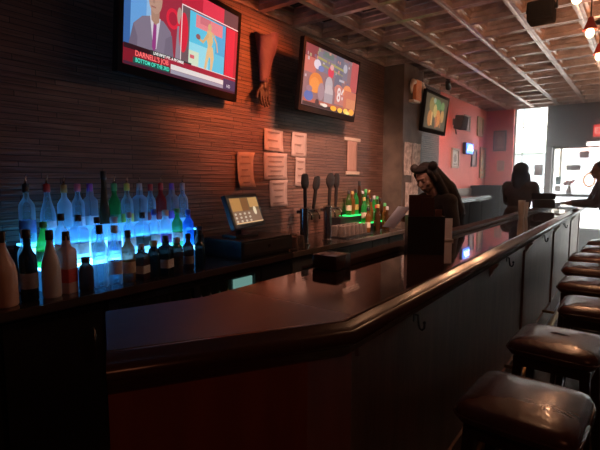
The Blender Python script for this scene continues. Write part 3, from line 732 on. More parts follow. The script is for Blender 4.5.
t1, S = tv(-2.395, 1.947, 2.369, 1.1, .093, .167, 'television showing a news studio with a man in a grey suit')
red = (.75, .02, .05); dred = (.30, .012, .03)
P1 = [(dred, .7, R(0, 1, 0, 1)),
 ((.16, .42, .85), .8, R(0, .16, .2, 1)), ((.32, .58, .92), .8, R(.16, .24, .2, 1)), ((.05, .16, .45), .8, R(0, .05, .2, 1)),
 ((.42, .03, .06), .8, R(.24, .43, .2, 1)), (red, .95, EL(.365, .62, .055, .11)), ((.5, .02, .05), .8, EL(.365, .62, .035, .07)),
 ((.30, .24, .33), .7, [(.04, .2), (.07, .42), (.13, .52), (.20, .56), (.29, .55), (.35, .47), (.38, .2)]),            # suit
 ((.22, .17, .25), .7, [(.04, .2), (.07, .42), (.10, .30), (.10, .2)]), ((.24, .19, .27), .7, [(.30, .2), (.31, .38), (.36, .44), (.38, .2)]),
 ((.80, .72, .80), .8, [(.185, .56), (.215, .24), (.24, .24), (.265, .56)]),                                          # shirt
 ((.36, .05, .26), .8, [(.213, .52), (.206, .25), (.222, .2), (.236, .25), (.236, .52)]),                             # tie
 ((.50, .28, .20), .8, [(.195, .52), (.19, .62), (.255, .62), (.255, .52), (.225, .48)]),                             # neck
 ((.55, .32, .24), .85, EL(.222, .74, .052, .15)), ((.10, .06, .05), .7, [(.165, .80), (.18, .90), (.22, .945), (.265, .90), (.278, .78), (.262, .84), (.22, .87), (.185, .85)]),
 ((.38, .20, .15), .8, R(.185, .202, .765, .78)), ((.38, .20, .15), .8, R(.222, .240, .765, .78)), ((.45, .24, .18), .8, R(.200, .215, .69, .75)), ((.40, .15, .13), .8, R(.19, .225, .645, .66)),
 ((.55, .36, .30), .8, EL(.415, .68, .02, .09)), ((.40, .30, .38), .7, [(.39, .2), (.40, .56), (.43, .58), (.43, .2)]),
 ((.22, .13, .15), .7, R(.43, .505, .2, .86)), (red, .9, EL(.455, .52, .04, .22)),
 ((.60, .02, .05), .85, R(.43, 1., .815, 1)), ((.78, .04, .08), .95, R(.62, .84, .83, 1)), ((.20, .08, .09), .7, R(.84, 1., .83, 1.)),
 ((.10, .55, .78), .95, R(.505, .865, .2, .8)), ((.30, .72, .85), .95, R(.505, .70, .2, .45)), ((.70, .82, .62), .9, R(.505, .60, .2, .36)), ((.06, .40, .70), .95, R(.76, .865, .42, .8)),
 ((.85, .25, .28), .9, R(.56, .83, .64, .785)), ((.70, .18, .22), .9, R(.60, .70, .70, .785)),
 # dancer
 ((.70, .46, .22), .9, EL(.695, .70, .018, .045)), ((.78, .52, .24), .9, [(.67, .66), (.72, .66), (.735, .55), (.72, .48), (.685, .48), (.665, .56)]),
 ((.80, .55, .28), .9, [(.685, .50), (.735, .48), (.75, .36), (.735, .2), (.715, .2), (.715, .34), (.70, .36), (.675, .2), (.655, .2), (.67, .38)]),
 ((.72, .46, .22), .9, [(.68, .64), (.63, .52), (.575, .545), (.575, .52), (.635, .485), (.69, .59)]), ((.35, .12, .12), .8, EL(.585, .54, .022, .03)),
 ((.72, .46, .22), .9, [(.72, .64), (.765, .54), (.78, .44), (.79, .45), (.775, .56), (.73, .66)]),
 ((.75, .12, .16), .9, R(.515, .555, .27, .31)),
 (red, 1., R(.87, 1., .2, .8)), ((.55, .02, .04), .9, R(.97, 1., .2, .8)),
 ((.95, .75, .72), 1., R(.43, 1., .81, .822)), ((.9, .75, .75), .9, R(.427, .434, .2, .822)), ((.9, .7, .7), .9, R(.43, 1., .192, .2)),
 ((.05, .01, .02), .5, R(.0, .43, .155, .205)), ((.06, .05, .05), .6, R(.19, .53, .155, .21)),
 ((.45, .02, .05), .8, R(.30, 1., .1, .19)), ((.01, .10, .08), .8, R(.065, .345, .03, .088)), ((.80, .72, .70), .95, R(.35, .86, .075, .13)), ((.42, .38, .48), .8, R(.35, .86, .03, .072)), ((.10, .06, .16), .6, R(.86, 1., .0, .16)),
 ((.10, .03, .07), .5, R(0, 1, 0, .028))]
quads(t1, 'screen', scl(S, P1))
def cap(tv_, S, s, u, v, size, col, st, sx=1., bold=.0008):
    x0, x1, z0, z1 = S
    return text_mesh('caption', s, size, emat('cap_%d%d%d' % tuple(int(k*99) for k in col), col, st), tv_, (x0+u*(x1-x0), -.0022-.00025*90-.001, z0+v*(z1-z0)), sx=sx, bold=bold)
cap(t1, S, "LIVE FIRST BIT. A PROMISE", .20, .168, .022, (.9, .88, .85), 1.)
cap(t1, S, "DARNELL'S JOB", .068, .100, .040, (1., .16, .16), 1., sx=.95, bold=.0012)
cap(t1, S, "BOTTOM OF THE 3RD", .072, .040, .031, (.10, .85, .62), .9, sx=.85)
cap(t1, S, "HD", .885, .05, .030, (.75, .72, .80), .8)

t2, S = tv(-2.312, 3.495, 2.327, 1.0, .11, .059, 'television showing a football game, on an arm between arm prop and column')
P2 = [((.34, .19, .20), .8, R(0, 1, 0, 1)), ((.30, .07, .08), .8, R(0, .22, .75, 1)), ((.62, .20, .16), .8, R(0, .20, .55, .80)), ((.26, .22, .28), .8, R(.22, .80, .62, .95)), ((.20, .18, .24), .8, R(.55, .70, .45, 1.)),
 ((.45, .40, .14), .8, [(.2, .86), (.75, .80), (.75, .76), (.2, .82)]), ((.38, .35, .14), .8, [(.3, .76), (.7, .70), (.7, .67), (.3, .73)]), ((.18, .22, .20), .8, R(.30, .50, .88, .98)),
 ((.75, .70, .80), .85, EL(.22, .72, .06, .08)), ((.20, .25, .55), .8, EL(.27, .66, .05, .05)), ((.75, .06, .10), .9, EL(.45, .66, .055, .10)), ((.85, .45, .45), .8, EL(.46, .75, .035, .05)),
 ((.55, .52, .60), .8, EL(.72, .82, .04, .08)), ((.60, .55, .62), .8, R(.62, .72, .56, .60)), ((.60, .12, .12), .8, R(.85, 1., .45, 1)),
 ((.75, .25, .06), .85, EL(.20, .40, .12, .17)), ((.82, .32, .08), .85, EL(.18, .36, .08, .13)), ((.42, .28, .32), .8, EL(.30, .28, .06, .15)),
 ((.55, .48, .52), .8, EL(.43, .42, .07, .16)), ((.62, .52, .54), .8, EL(.44, .30, .08, .14)), ((.46, .38, .42), .8, R(.36, .52, .12, .28)),
 ((.70, .26, .20), .85, EL(.62, .40, .08, .10)), ((.62, .22, .18), .85, R(.56, .78, .14, .46)), ((.85, .30, .12), .9, EL(.80, .42, .09, .12)), ((.68, .20, .12), .85, R(.74, 1., .06, .44)), ((.75, .28, .14), .85, R(.80, 1., .12, .30)),
 ((.55, .15, .10), .8, R(.0, 1., .04, .12)), ((.12, .18, .50), .8, EL(.09, .16, .075, .085)), ((.35, .22, .28), .8, EL(.09, .28, .05, .05)), ((.10, .05, .05), .6, R(.0, 1., 0, .06)), ((.12, .06, .06), .7, EL(.24, .08, .035, .06)),
 ((.80, .62, .52), .9, R(.30, .40, .05, .09)), ((.90, .80, .70), .9, EL(.38, .065, .05, .03)),
 ((1., .45, .05), 1., EL(.55, .05, .06, .045)), ((1., .55, .08), 1., EL(.68, .045, .05, .045)), ((1., .62, .12), 1., EL(.80, .055, .05, .05)), ((1., .40, .06), 1., EL(.92, .06, .06, .06)), ((.9, .75, .2), 1., EL(.84, .03, .05, .03))]
rn = random.Random(21)
for k in range(46):
    u, v = rn.uniform(.02, .96), rn.uniform(.42, .95); du, dv = rn.uniform(.012, .035), rn.uniform(.02, .06); c = rn.choice([(.55, .42, .46), (.30, .20, .24), (.70, .30, .24), (.22, .18, .30), (.62, .55, .60), (.45, .12, .12), (.40, .38, .22)])
    P2.insert(9+k, (c, .8, R(u, min(1, u+du), v, min(1, v+dv))))
quads(t2, 'screen', scl(S, P2))
cap(t2, S, "86", .585, .20, .17, (.85, .72, .70), .9, sx=.8, bold=.004)

t3, S = tv(-2.292, 6.012, 2.347, .9, .10, .023, 'television with dark orange and green picture beyond the column')
P3 = [((.10, .07, .04), .8, R(0, 1, 0, 1)), ((.30, .20, .06), .8, EL(.30, .70, .12, .22)), ((.12, .22, .08), .8, EL(.55, .72, .16, .2)), ((.55, .20, .05), .8, EL(.25, .30, .10, .24)), ((.65, .22, .05), .85, EL(.60, .35, .12, .26)),
 ((.55, .38, .12), .8, EL(.45, .55, .08, .20)), ((.60, .30, .10), .8, EL(.80, .45, .08, .2)), ((.35, .40, .30), .8, EL(.40, .85, .06, .08)), ((.20, .28, .10), .8, EL(.78, .75, .08, .14)), ((.70, .42, .16), .8, R(.30, .36, .1, .5)), ((.45, .12, .05), .8, R(.5, .56, .05, .4)), ((.40, .15, .05), .8, R(.7, .76, .08, .35))]
quads(t3, 'screen', scl(S, P3))

# ------------------------------------------------------------------ papers on the wall
def wall_paper(y0, y1, z0, z1, label, lines, seed, curl=.012, m=None):
    w, h = y1-y0, z1-z0
    bm = nb(); sheet(bm, w, h, curl=curl, seed=seed)
    o = obj('paper_notice', bm, m or M_paper, smooth=True); o.location = (XL+.008, (y0+y1)/2, (z0+z1)/2); o.rotation_euler = (0, random.Random(seed).uniform(-.03, .03), PI/2)
    tag(o, label, 'notice', 'paper notices on the strip wood wall')
    bm = nb()
    for k, (a, b) in enumerate(lines):
        z = h*(.36-.72*k/max(1, len(lines)-1 if len(lines) > 1 else 1)); z = z if len(lines) > 1 else 0
        box(bm, -w*.38+a*w*.76, -w*.38+b*w*.76, -.0065-curl*.1, -.0055-curl*.1, z-.006, z+.006)
    if lines: obj('printed_text', bm, M_paperink, o)
    else: bm.free()
    return o
wall_paper(2.565, 2.755, 1.40, 1.685, 'curled paper notice left of the others, above the cash register', [(.2, .8), (.1, .9), (.2, .7), (.1, .85), (.3, .8)], 1, .022)
wall_paper(2.885, 3.14, 1.71, 1.895, 'upper paper notice, topmost in the left column of the cluster', [(.1, .9), (.1, .8), (.2, .9)], 2)
wall_paper(2.885, 3.20, 1.465, 1.695, 'largest paper notice with lines of dark lettering, centre of the cluster', [(.05, .95), (.1, .85), (.05, .95), (.2, .8), (.05, .9)], 3, .006)
wall_paper(2.955, 3.20, 1.225, 1.46, 'lowest paper notice of the cluster, above the first tap handles', [(.1, .9), (.15, .85), (.2, .8), (.1, .9)], 4, .010)
wall_paper(3.265, 3.49, 1.675, 1.90, 'upper paper notice in the right column of the cluster', [(.1, .9), (.1, .7), (.2, .9)], 5)
wall_paper(3.32, 3.475, 1.40, 1.67, 'narrow paper notice in the right column of the cluster', [(.1, .9), (.1, .8), (.2, .9), (.1, .7)], 6, .008)
wall_paper(.715, .885, 1.49, 1.615, 'white paper slip on the wall above the cream bottle', [], 8, .006, M_white)
# pale banner right of the taps
bn = thing('wall_banner', 'narrow pale banner with rods at top and bottom, right of the tap handles', 'banner', (XL+.012, 4.34, 1.72), PI/2)
bm = nb(); sheet(bm, .20, .36, curl=.006, seed=12)
obj('cloth', bm, mat('pale_banner', (.40, .22, .17), .8, var=(.50, .30, .24), vscale=6, stretch=(14, 1, 1)), bn, smooth=True)
bm = nb(); box(bm, -.165, .165, -.012, .006, .165, .20, bev=.004); obj('top_band', bm, mat('cream_band', (.62, .48, .38), .7, var=(.56, .43, .34)), bn)
bm = nb(); box(bm, -.13, .15, -.012, .006, -.20, -.165, bev=.004); obj('bottom_band', bm, mat('cream_band', (.85, .74, .62)), bn)

# ------------------------------------------------------------------ remeshed figures
def caps_mesh(items, voxel, smooth=4):
    """items: ('c', p0, r0, p1, r1) tapered capsule | ('e', centre, (rx,ry,rz), rot)"""
    bm = nb()
    for it in items:
        if it[0] == 'c':
            _, p0, r0, p1, r1 = it; p0, p1 = V(p0), V(p1)
            tube(bm, [p0, p1], [r0, r1], 14); ball(bm, p0, r0, seg=14); ball(bm, p1, r1, seg=14)
        else:
            _, c, s, rot = it; ball(bm, c, 1., s, rot, seg=18)
    me = bpy.data.meshes.new('tmp'); bm.to_mesh(me); bm.free()
    t = bpy.data.objects.new('tmp_fig', me); COL.objects.link(t)
    r = t.modifiers.new('r', 'REMESH'); r.mode = 'VOXEL'; r.voxel_size = voxel; r.use_smooth_shade = True
    s = t.modifiers.new('s', 'SMOOTH'); s.iterations = smooth; s.factor = .5
    dg = bpy.context.evaluated_depsgraph_get(); out = bpy.data.meshes.new_from_object(t.evaluated_get(dg))
    bpy.data.objects.remove(t); bpy.data.meshes.remove(me)
    for p in out.polygons: p.use_smooth = True
    return out
def figobj(name, items, m, parent, voxel=.007, smooth=4):
    me = caps_mesh(items, voxel, smooth); me.name = name; me.materials.clear(); me.materials.append(m)
    o = bpy.data.objects.new(name, me); COL.objects.link(o)
    if parent: o.parent = parent
    return o
def basis(f, up=(0, 0, 1)):
    f = V(f).normalized(); up = V(up); r = f.cross(up).normalized(); u = r.cross(f).normalized()
    return f, r, u
def head_items(c, f, up=(0, 0, 1), s=1.):
    f, r, u = basis(f, up); c = V(c); rot = Matrix((r, f, u)).transposed()
    P = lambda x, y, z: c+r*x*s+f*y*s+u*z*s
    it = [('e', P(0, -.012, .022), (.075*s, .094*s, .092*s), rot), ('e', P(0, .018, -.045), (.060*s, .070*s, .072*s), rot), ('e', P(0, .05, -.088), (.030*s, .026*s, .024*s), rot),
          ('c', P(0, .083, .005), .009*s, P(0, .103, -.030), .0125*s), ('e', P(0, .085, -.060), (.024*s, .010*s, .006*s), rot), ('e', P(0, .082, -.070), (.021*s, .010*s, .007*s), rot),
          ('e', P(0, .072, .026), (.052*s, .016*s, .009*s), rot)]
    for sx in (-1, 1):
        it += [('e', P(sx*.077, -.008, -.012), (.010*s, .020*s, .030*s), rot), ('e', P(sx*.030, .076, .006), (.014*s, .010*s, .009*s), rot), ('e', P(sx*.042, .052, -.03), (.022*s, .024*s, .025*s), rot)]
    return it
def hand_items(w, d, n, side, curl=.5, s=1.):
    """w wrist, d finger direction, n palm normal, side +1/-1: thumb side"""
    d = V(d).normalized(); n = V(n); n = (n-d*n.dot(d)).normalized(); x = d.cross(n).normalized()*side; w = V(w)
    it = [('c', w, .024*s, w+d*.03, .026*s)]
    for k in range(4):
        o = (k-1.5)*.0195*s
        base = w+d*.088*s+x*-o
        it.append(('c', w+d*.02+x*-o*.7, .014*s, base, .0115*s))
        ln = [.072, .080, .074, .058][k]*s; p = base; a = curl*.45
        for seg in (.45, .32, .23):
            q = p+(d*math.cos(a)+n*math.sin(a))*ln*seg*1.05; it.append(('c', p, .0092*s, q, .0080*s)); p = q; a += curl*.75
    tb = w+d*.028*s+x*.024*s; p = tb
    for seg, a in ((.042, .75), (.032, .5), (.026, .3)):
        q = p+(d*math.cos(a)+x*math.sin(a)*.8+n*curl*.6).normalized()*seg*s; it.append(('c', p, .0115*s, q, .0092*s)); p = q
    return it

# --- bartender: bent over a pad, two hair buns
F = V((-.50, -.866, 0)); Rv = V((F.y, -F.x, 0)); UP = V((0, 0, 1))
root = V((-1.38, 3.92, 0))
def Pn(f, r, z): return root+F*f+Rv*r+UP*z
bt = thing('person', 'bartender with dark hair in two buns bent over a pad behind the bar', 'person', root)
inv = lambda items: [tuple([it[0]]+[(V(x)-root) if isinstance(x, Vector) and len(x) == 3 else x for x in it[1:]]) for it in items]
neckb = Pn(.13, 0, 1.33); headc = Pn(.22, 0, 1.475); hf = (F*.88+UP*-.42)-Rv*.25; hup = UP*.88+F*.42
shR, shL = Pn(.10, .165, 1.28), Pn(.10, -.165, 1.28)
elR, elL = Pn(.10, .235, 1.03), Pn(.10, -.235, 1.03)
wrR, wrL = Pn(.33, .09, 1.13), Pn(.33, -.09, 1.13)
rotF = Matrix((Rv, F, UP)).transposed()
legs = []
for s in (-1, 1):
    hip = Pn(-.03, s*.085, .92); kn = Pn(.01, s*.09, .50); an = Pn(-.03, s*.09, .09)
    legs += [('c', hip, .088, kn, .058), ('c', kn, .058, an, .040), ('c', an, .042, Pn(.12, s*.10, .040), .034)]
torso = [('e', Pn(-.02, 0, .95), (.165, .12, .13), rotF), ('e', Pn(.02, 0, 1.10), (.138, .10, .15), rotF), ('e', Pn(.075, 0, 1.22), (.165, .112, .13), rotF), ('c', shL, .058, shR, .058), ('c', Pn(.10, 0, 1.28), .07, neckb, .052)]
arms = [('c', shR, .050, elR, .040), ('c', elR, .040, wrR, .026), ('c', shL, .050, elL, .040), ('c', elL, .040, wrL, .026)]
hd = (F*.9-UP*.05)
hands = hand_items(wrR, hd-Rv*.25, (-Rv*.5+UP*.8), 1, .45) + hand_items(wrL, hd+Rv*.25, (Rv*.5+UP*.8), -1, .45)
body = figobj('body', inv(legs+torso+arms+hands+[('c', neckb, .052, headc-hup.normalized()*.05, .048)]+head_items(headc, hf, hup)), M_skin, bt, .006, 3)
shirt = [('e', c, (s[0]+.012, s[1]+.012, s[2]+.01), r) for (_, c, s, r) in torso[:3]]+[('c', shL, .068, shR, .068), ('c', Pn(.09, 0, 1.27), .078, Pn(.115, 0, 1.31), .062),
         ('c', shR, .062, elR, .053), ('c', elR, .053, elR.lerp(wrR, .8), .040), ('c', shL, .062, elL, .053), ('c', elL, .053, elL.lerp(wrL, .8), .040)]
figobj('shirt', inv(shirt), M_cloth, bt, .008, 4)
figobj('trousers', inv([(a, p, r+.012, q, r2+.012) for (a, p, r, q, r2) in legs if r > .05]+[('e', Pn(-.02, 0, .93), (.178, .132, .10), rotF)]), M_denim, bt, .009, 3)
hfn, hrn, hun = basis(hf, hup)
def HP(x, y, z): return headc+hrn*x+hfn*y+hun*z
rotH = Matrix((hrn, hfn, hun)).transposed()
hair = [('e', HP(0, -.032, .040), (.086, .092, .092), rotH), ('e', HP(0, -.055, -.01), (.084, .075, .09), rotH), ('e', HP(.0, .035, .092), (.070, .048, .030), rotH)]
for s in (-1, 1):
    hair += [('e', HP(s*.098, -.02, .095), (.038, .038, .040), rotH), ('c', HP(s*.072, .02, .05), .022, HP(s*.082, .005, -.03), .016)]
hair += [('c', HP(0, -.10, .0), .075, Pn(.02, -.02, 1.37), .088), ('c', Pn(.02, -.02, 1.37), .095, Pn(-.065, -.05, 1.18), .09), ('c', Pn(-.065, -.05, 1.18), .085, Pn(-.09, -.05, 1.02), .055),
         ('c', HP(.07, -.05, -.02), .035, Pn(.05, .09, 1.28), .040), ('c', HP(-.075, -.04, -.02), .035, Pn(.06, -.10, 1.26), .045), ('c', Pn(.06, -.10, 1.26), .045, Pn(.03, -.11, 1.10), .03)]
figobj('hair', inv(hair), M_hair, bt, .007, 3)
# pad in her hands
bm = nb(); box(bm, -.085, .085, -.003, .003, -.115, .115, bev=.002)
pad = obj('order_pad', bm, mat('pale_blue_card', (.42, .47, .52), .6, var=(.38, .43, .48)))
pad.matrix_world = Matrix.Translation(Pn(.515, .0, 1.15)) @ Matrix.Rotation(math.atan2(F.y, F.x)+PI/2, 4, 'Z') @ Matrix.Rotation(-.75, 4, 'X')
tag(pad, 'pale blue grey card held by the bartender', 'card')

# --- long haired person near the window, seen from behind
def stander(root, face, s, label, shirt_m, trouser_m, hair_kind, lean=0., arms_fwd=.3, headturn=None, skin=M_skin):
    root = V(root); f = V((face[0], face[1], 0)).normalized(); r = V((f.y, -f.x, 0))
    Q = lambda a, b, z: root+(f*a+r*b+UP*z)*1.0
    rot = Matrix((r, f, UP)).transposed()
    t = thing('person', label, 'person', root)
    inv = lambda items: [tuple([it[0]]+[(V(x)-root) if isinstance(x, Vector) and len(x) == 3 else x for x in it[1:]]) for it in items]
    k = lean; sh = 1.345*s
    hc = Q(k+.03, 0, 1.545*s); nk = Q(k, 0, 1.42*s)
    legs = []
    for q in (-1, 1):
        hip = Q(-.02, q*.09, .93*s); kn = Q(.01, q*.095, .50*s); an = Q(-.03, q*.095, .09)
        legs += [('c', hip, .09, kn, .06), ('c', kn, .06, an, .042), ('c', an, .045, Q(.12, q*.11, .04), .036)]
    torso = [('e', Q(0, 0, .97*s), (.17, .12, .13), rot), ('e', Q(k*.4, 0, 1.12*s), (.15, .105, .15), rot), ('e', Q(k*.8, 0, 1.26*s), (.18, .12, .14), rot), ('c', Q(k*.9, -.17, sh), .06, Q(k*.9, .17, sh), .06), ('c', Q(k, 0, sh), .07, nk, .055)]
    sR, sL = Q(k*.9, .185, sh-.01), Q(k*.9, -.185, sh-.01)
    eR, eL = Q(k*.9+.10, .20, 1.12*s), Q(k*.9+.10, -.20, 1.12*s)
    zw = 1.15
    wR, wL = Q(k*.9+arms_fwd, .12, zw), Q(k*.9+arms_fwd, -.14, zw)
    arms = [('c', sR, .052, eR, .042), ('c', eR, .042, wR, .027), ('c', sL, .052, eL, .042), ('c', eL, .042, wL, .027)]
    hands = hand_items(wR, f-r*.2, -UP, 1, .12)+hand_items(wL, f+r*.2, -UP, -1, .12)
    hf = V(headturn) if headturn else f
    figobj('body', inv(legs+torso+arms+hands+[('c', nk, .055, hc-UP*.05, .050)]+head_items(hc, hf)), skin, t, .007, 3)
    shirt = [('e', c, (q[0]+.016, q[1]+.016, q[2]+.012), ro) for (_, c, q, ro) in torso[:3]]+[('c', Q(k*.9, -.175, sh), .072, Q(k*.9, .175, sh), .072), ('c', Q(k, 0, sh-.02), .082, Q(k, 0, sh+.02), .066),
        ('c', sR, .068, eR, .058), ('c', eR, .058, eR.lerp(wR, .85), .042), ('c', sL, .068, eL, .058), ('c', eL, .058, eL.lerp(wL, .85), .042)]
    figobj('jacket', inv(shirt), shirt_m, t, .009, 4)
    figobj('trousers', inv([(a, p, q+.013, p2, q2+.013) for (a, p, q, p2, q2) in legs if q > .05]+[('e', Q(0, 0, .95*s), (.185, .135, .10), rot)]), trouser_m, t, .01, 3)
    hfn, hr, hu = basis(hf); ro = Matrix((hr, hfn, hu)).transposed()
    HP = lambda x, y, z: hc+hr*x+hfn*y+hu*z
    if hair_kind == 'long':
        hair = [('e', HP(0, -.03, .038), (.105, .108, .098), ro), ('e', HP(0, -.05, -.06), (.118, .09, .13), ro), ('c', HP(0, -.06, -.10), .10, HP(0, -.085, -.30), .085), ('c', HP(.08, -.02, -.05), .045, HP(.10, -.02, -.27), .045), ('c', HP(-.08, -.02, -.05), .045, HP(-.10, -.02, -.27), .045)]
    else:
        hair = [('e', HP(0, -.028, .042), (.084, .092, .080), ro), ('e', HP(0, -.05, -.005), (.080, .068, .07), ro)]
    figobj('hair', inv(hair), M_hair, t, .007, 3)
    return t
stander((-1.42, 7.0, 0), (.12, .99), 1.02, 'long haired person in dark jacket behind the bar before the tall window', M_cloth2, M_denim, 'long', .05, .28)
stander((-.30, 7.10, 0), (-.93, -.2), 1.03, 'person in dark jacket leaning on the bar beyond the last stool', M_cloth2, M_denim, 'short', .15, .36)

# ------------------------------------------------------------------ things on the bar
cd = thing('menu_caddy', 'black box caddy of menus standing on the bar before the bartender', 'caddy', (-.925, 2.31, 1.0705), math.radians(32))
bm = nb()
for (x0, x1, y0, y1) in ((-.095, .095, -.06, -.052), (-.095, .095, .052, .06), (-.095, -.087, -.052, .052), (.087, .095, -.052, .052), (-.095, .095, -.004, .004)): box(bm, x0, x1, y0, y1, .008, .20)
box(bm, -.095, .095, -.06, .06, 0, .008); obj('box', bm, M_black, cd)
M_menu = mat('maroon_menu', (.10, .035, .032), .5, var=(.13, .05, .045)); M_menu2 = mat('brown_menu', (.22, .10, .07), .5, var=(.26, .12, .09))
for k, (x, y, w, h, rz, m, l) in enumerate([(-.055, -.03, .062, .305, 0, M_menu, 'maroon menu at the outer end of the black caddy'), (.012, -.028, .062, .298, 0, M_menu, 'maroon menu in the middle of the black caddy'), (-.02, .028, .12, .31, 0, M_menu, 'wide maroon menu at the back of the black caddy'), (.066, -.03, .036, .235, 0, M_menu2, 'small brown card in the black caddy')]):
    bm = nb(); box(bm, -w/2, w/2, -.003, .003, 0, h-.0095, bev=.001)
    o = obj('menu', bm, m); o.matrix_world = cd.matrix_basis if False else (Matrix.Translation((-.925, 2.31, 1.08)) @ Matrix.Rotation(math.radians(32), 4, 'Z') @ Matrix.Translation((x, y, 0)))
    tag(o, l, 'menu', 'menus in the black caddy')
cs = thing('card_stand', 'white table card standing on the bar beside the black caddy', 'card stand', (-.99, 2.86, 1.0705), math.radians(34))
bm = nb(); box(bm, -.035, .035, -.02, .02, 0, .012, bev=.002); obj('foot', bm, M_white, cs)
bm = nb(); box(bm, -.030, .030, -.002, .002, .0122, .145); obj('card', bm, glass_mat('translucent_card', (.96, .92, .88), .9, .5), cs)
# stack of pale cups further along
M_cup = glass_mat('pale_cup', (.95, .93, .90), .55, .3)
for i, (x, y, n) in enumerate([(-.99, 5.05, 5), (-.98, 5.17, 4)]):
    for k in range(n):
        bm = nb(); lathe(bm, [(.024, .0), (.025, .003), (.034, .084), (.0355, .086), (.0337, .084), (.0270, .021)], 18)
        o = obj('cup', bm, M_cup, smooth=True, auto=45); o.location = (x, y, 1.0705+k*.024)
        tag(o, 'pale cup in the %s stack on the bar past the bartender, %s from the bottom' % (['taller', 'lower'][i], ordn[k]), 'cup', 'stacked pale cups on the bar')
# small screen / till at the far end of the bar
ft = thing('card_terminal', 'dark boxy till near the far end of the bar, below the tall window', 'till', (-1.05, 6.55, 1.1005), math.radians(20))
bm = nb(); box(bm, -.10, .14, -.08, .08, 0, .11, bev=.008); obj('base', bm, M_black, ft)
bm = nb(); box(bm, -.12, .16, .0, .022, .111, .19, bev=.004); obj('screen', bm, M_blackgloss, ft)
# ------------------------------------------------------------------ bar stools
def make_stool():
    t = thing('bar_stool', '', 'stool', (0, 0, 0))
    # padded seat, crowned and rounded
    bm = nb(); W, D = .35, .375; n = 18
    def sup(u): return math.copysign(abs(u)**.27, u)
    lay = [(.80, .0, 0), (.93, .006, 0), (1.0, .026, 0), (1.0, .042, 0), (.965, .060, 0), (.86, .070, 1), (.62, .078, 1), (.3, .082, 1)]
    rings = []
    for sc, z, _ in lay:
        rings.append([bm.verts.new((sup(math.cos(2*PI*k/40))*W/2*sc*(.985 if True else 1), sup(math.sin(2*PI*k/40))*D/2*sc, z)) for k in range(40)])
    for a, b in zip(rings, rings[1:]):
        for k in range(40): bm.faces.new((a[k], a[(k+1) % 40], b[(k+1) % 40], b[k]))
    bm.faces.new(rings[0][::-1]); bm.faces.new(rings[-1])
    s = obj('seat', bm, M_leather, t, smooth=True); s.location = (0, 0, .70)
    bm = nb(); tube(bm, [(sup(math.cos(2*PI*k/40))*W/2*1.0, sup(math.sin(2*PI*k/40))*D/2*1.0, .034) for k in range(41)], .0045, 6); obj('piping', bm, M_leather, s, smooth=True)
    bm = nb(); box(bm, -.145, .145, -.15, .15, .655, .699, bev=.006); obj('seat_frame', bm, M_stoolwood, t)
    for sx in (-1, 1):
        for sy in (-1, 1):
            bm = nb(); a = V((sx*.125, sy*.13, .66)); b = V((sx*.165, sy*.17, 0)); d = .018
            va = [bm.verts.new(a+V((i*d, j*d, 0))) for i, j in ((-1, -1), (1, -1), (1, 1), (-1, 1))]; vb = [bm.verts.new(b+V((i*d*.8, j*d*.8, 0))) for i, j in ((-1, -1), (1, -1), (1, 1), (-1, 1))]
            bm.faces.new(va); bm.faces.new(vb[::-1])
            for i in range(4): bm.faces.new((va[i], vb[i], vb[(i+1) % 4], va[(i+1) % 4]))
            obj('leg', bm, M_stoolwood, t)
    for z, q in ((.24, .153), (.42, .142)):
        for sx in (-1, 1):
            bm = nb(); tube(bm, [(sx*q*.98, -q, z), (sx*q*.98, q, z)], .011, 8); obj('stretcher', bm, M_chrome if z < .3 else M_stoolwood, t, smooth=True)
            bm = nb(); tube(bm, [(-q, sx*q*1.02, z+.04), (q, sx*q*1.02, z+.04)], .011, 8); obj('stretcher', bm, M_chrome if z < .3 else M_stoolwood, t, smooth=True)
    return t
st = make_stool()
SY = [1.53, 2.22, 2.97, 3.60, 4.26, 4.87, 5.47, 6.15]; SX = [-.262, -.262, -.175, -.262, -.325, -.345, -.31, -.31]
desc = ['nearest the camera, its seat catching a bright sheen', 'with a small tear on its seat, second along the bar', 'third along the bar', 'fourth along the bar', 'fifth along the bar', 'sixth along the bar', 'seventh along the bar', 'last along the bar before the leaning person']
rn = random.Random(5)
for i, y in enumerate(SY):
    p = (SX[i], y, 0); rz = [-.04, -.05, .03, -.02, .04, 0, .03, -.03][i]; l = 'brown leather bar stool '+desc[i]
    if i == 0: st.location = p; st.rotation_euler = (0, 0, rz); st['label'] = l; st['group'] = 'bar stools along the bar'
    else:
        q_ = dup(st, p, rz, l, 'bar stools along the bar')
        if i == 1:
            bm = nb(); tube(bm, [(-.035, .01, .7815), (-.012, .016, .7825), (.012, .010, .7825), (.04, .013, .7815)], [.001, .004, .0035, .001], 6); obj('seat_tear', bm, M_matte, q_)

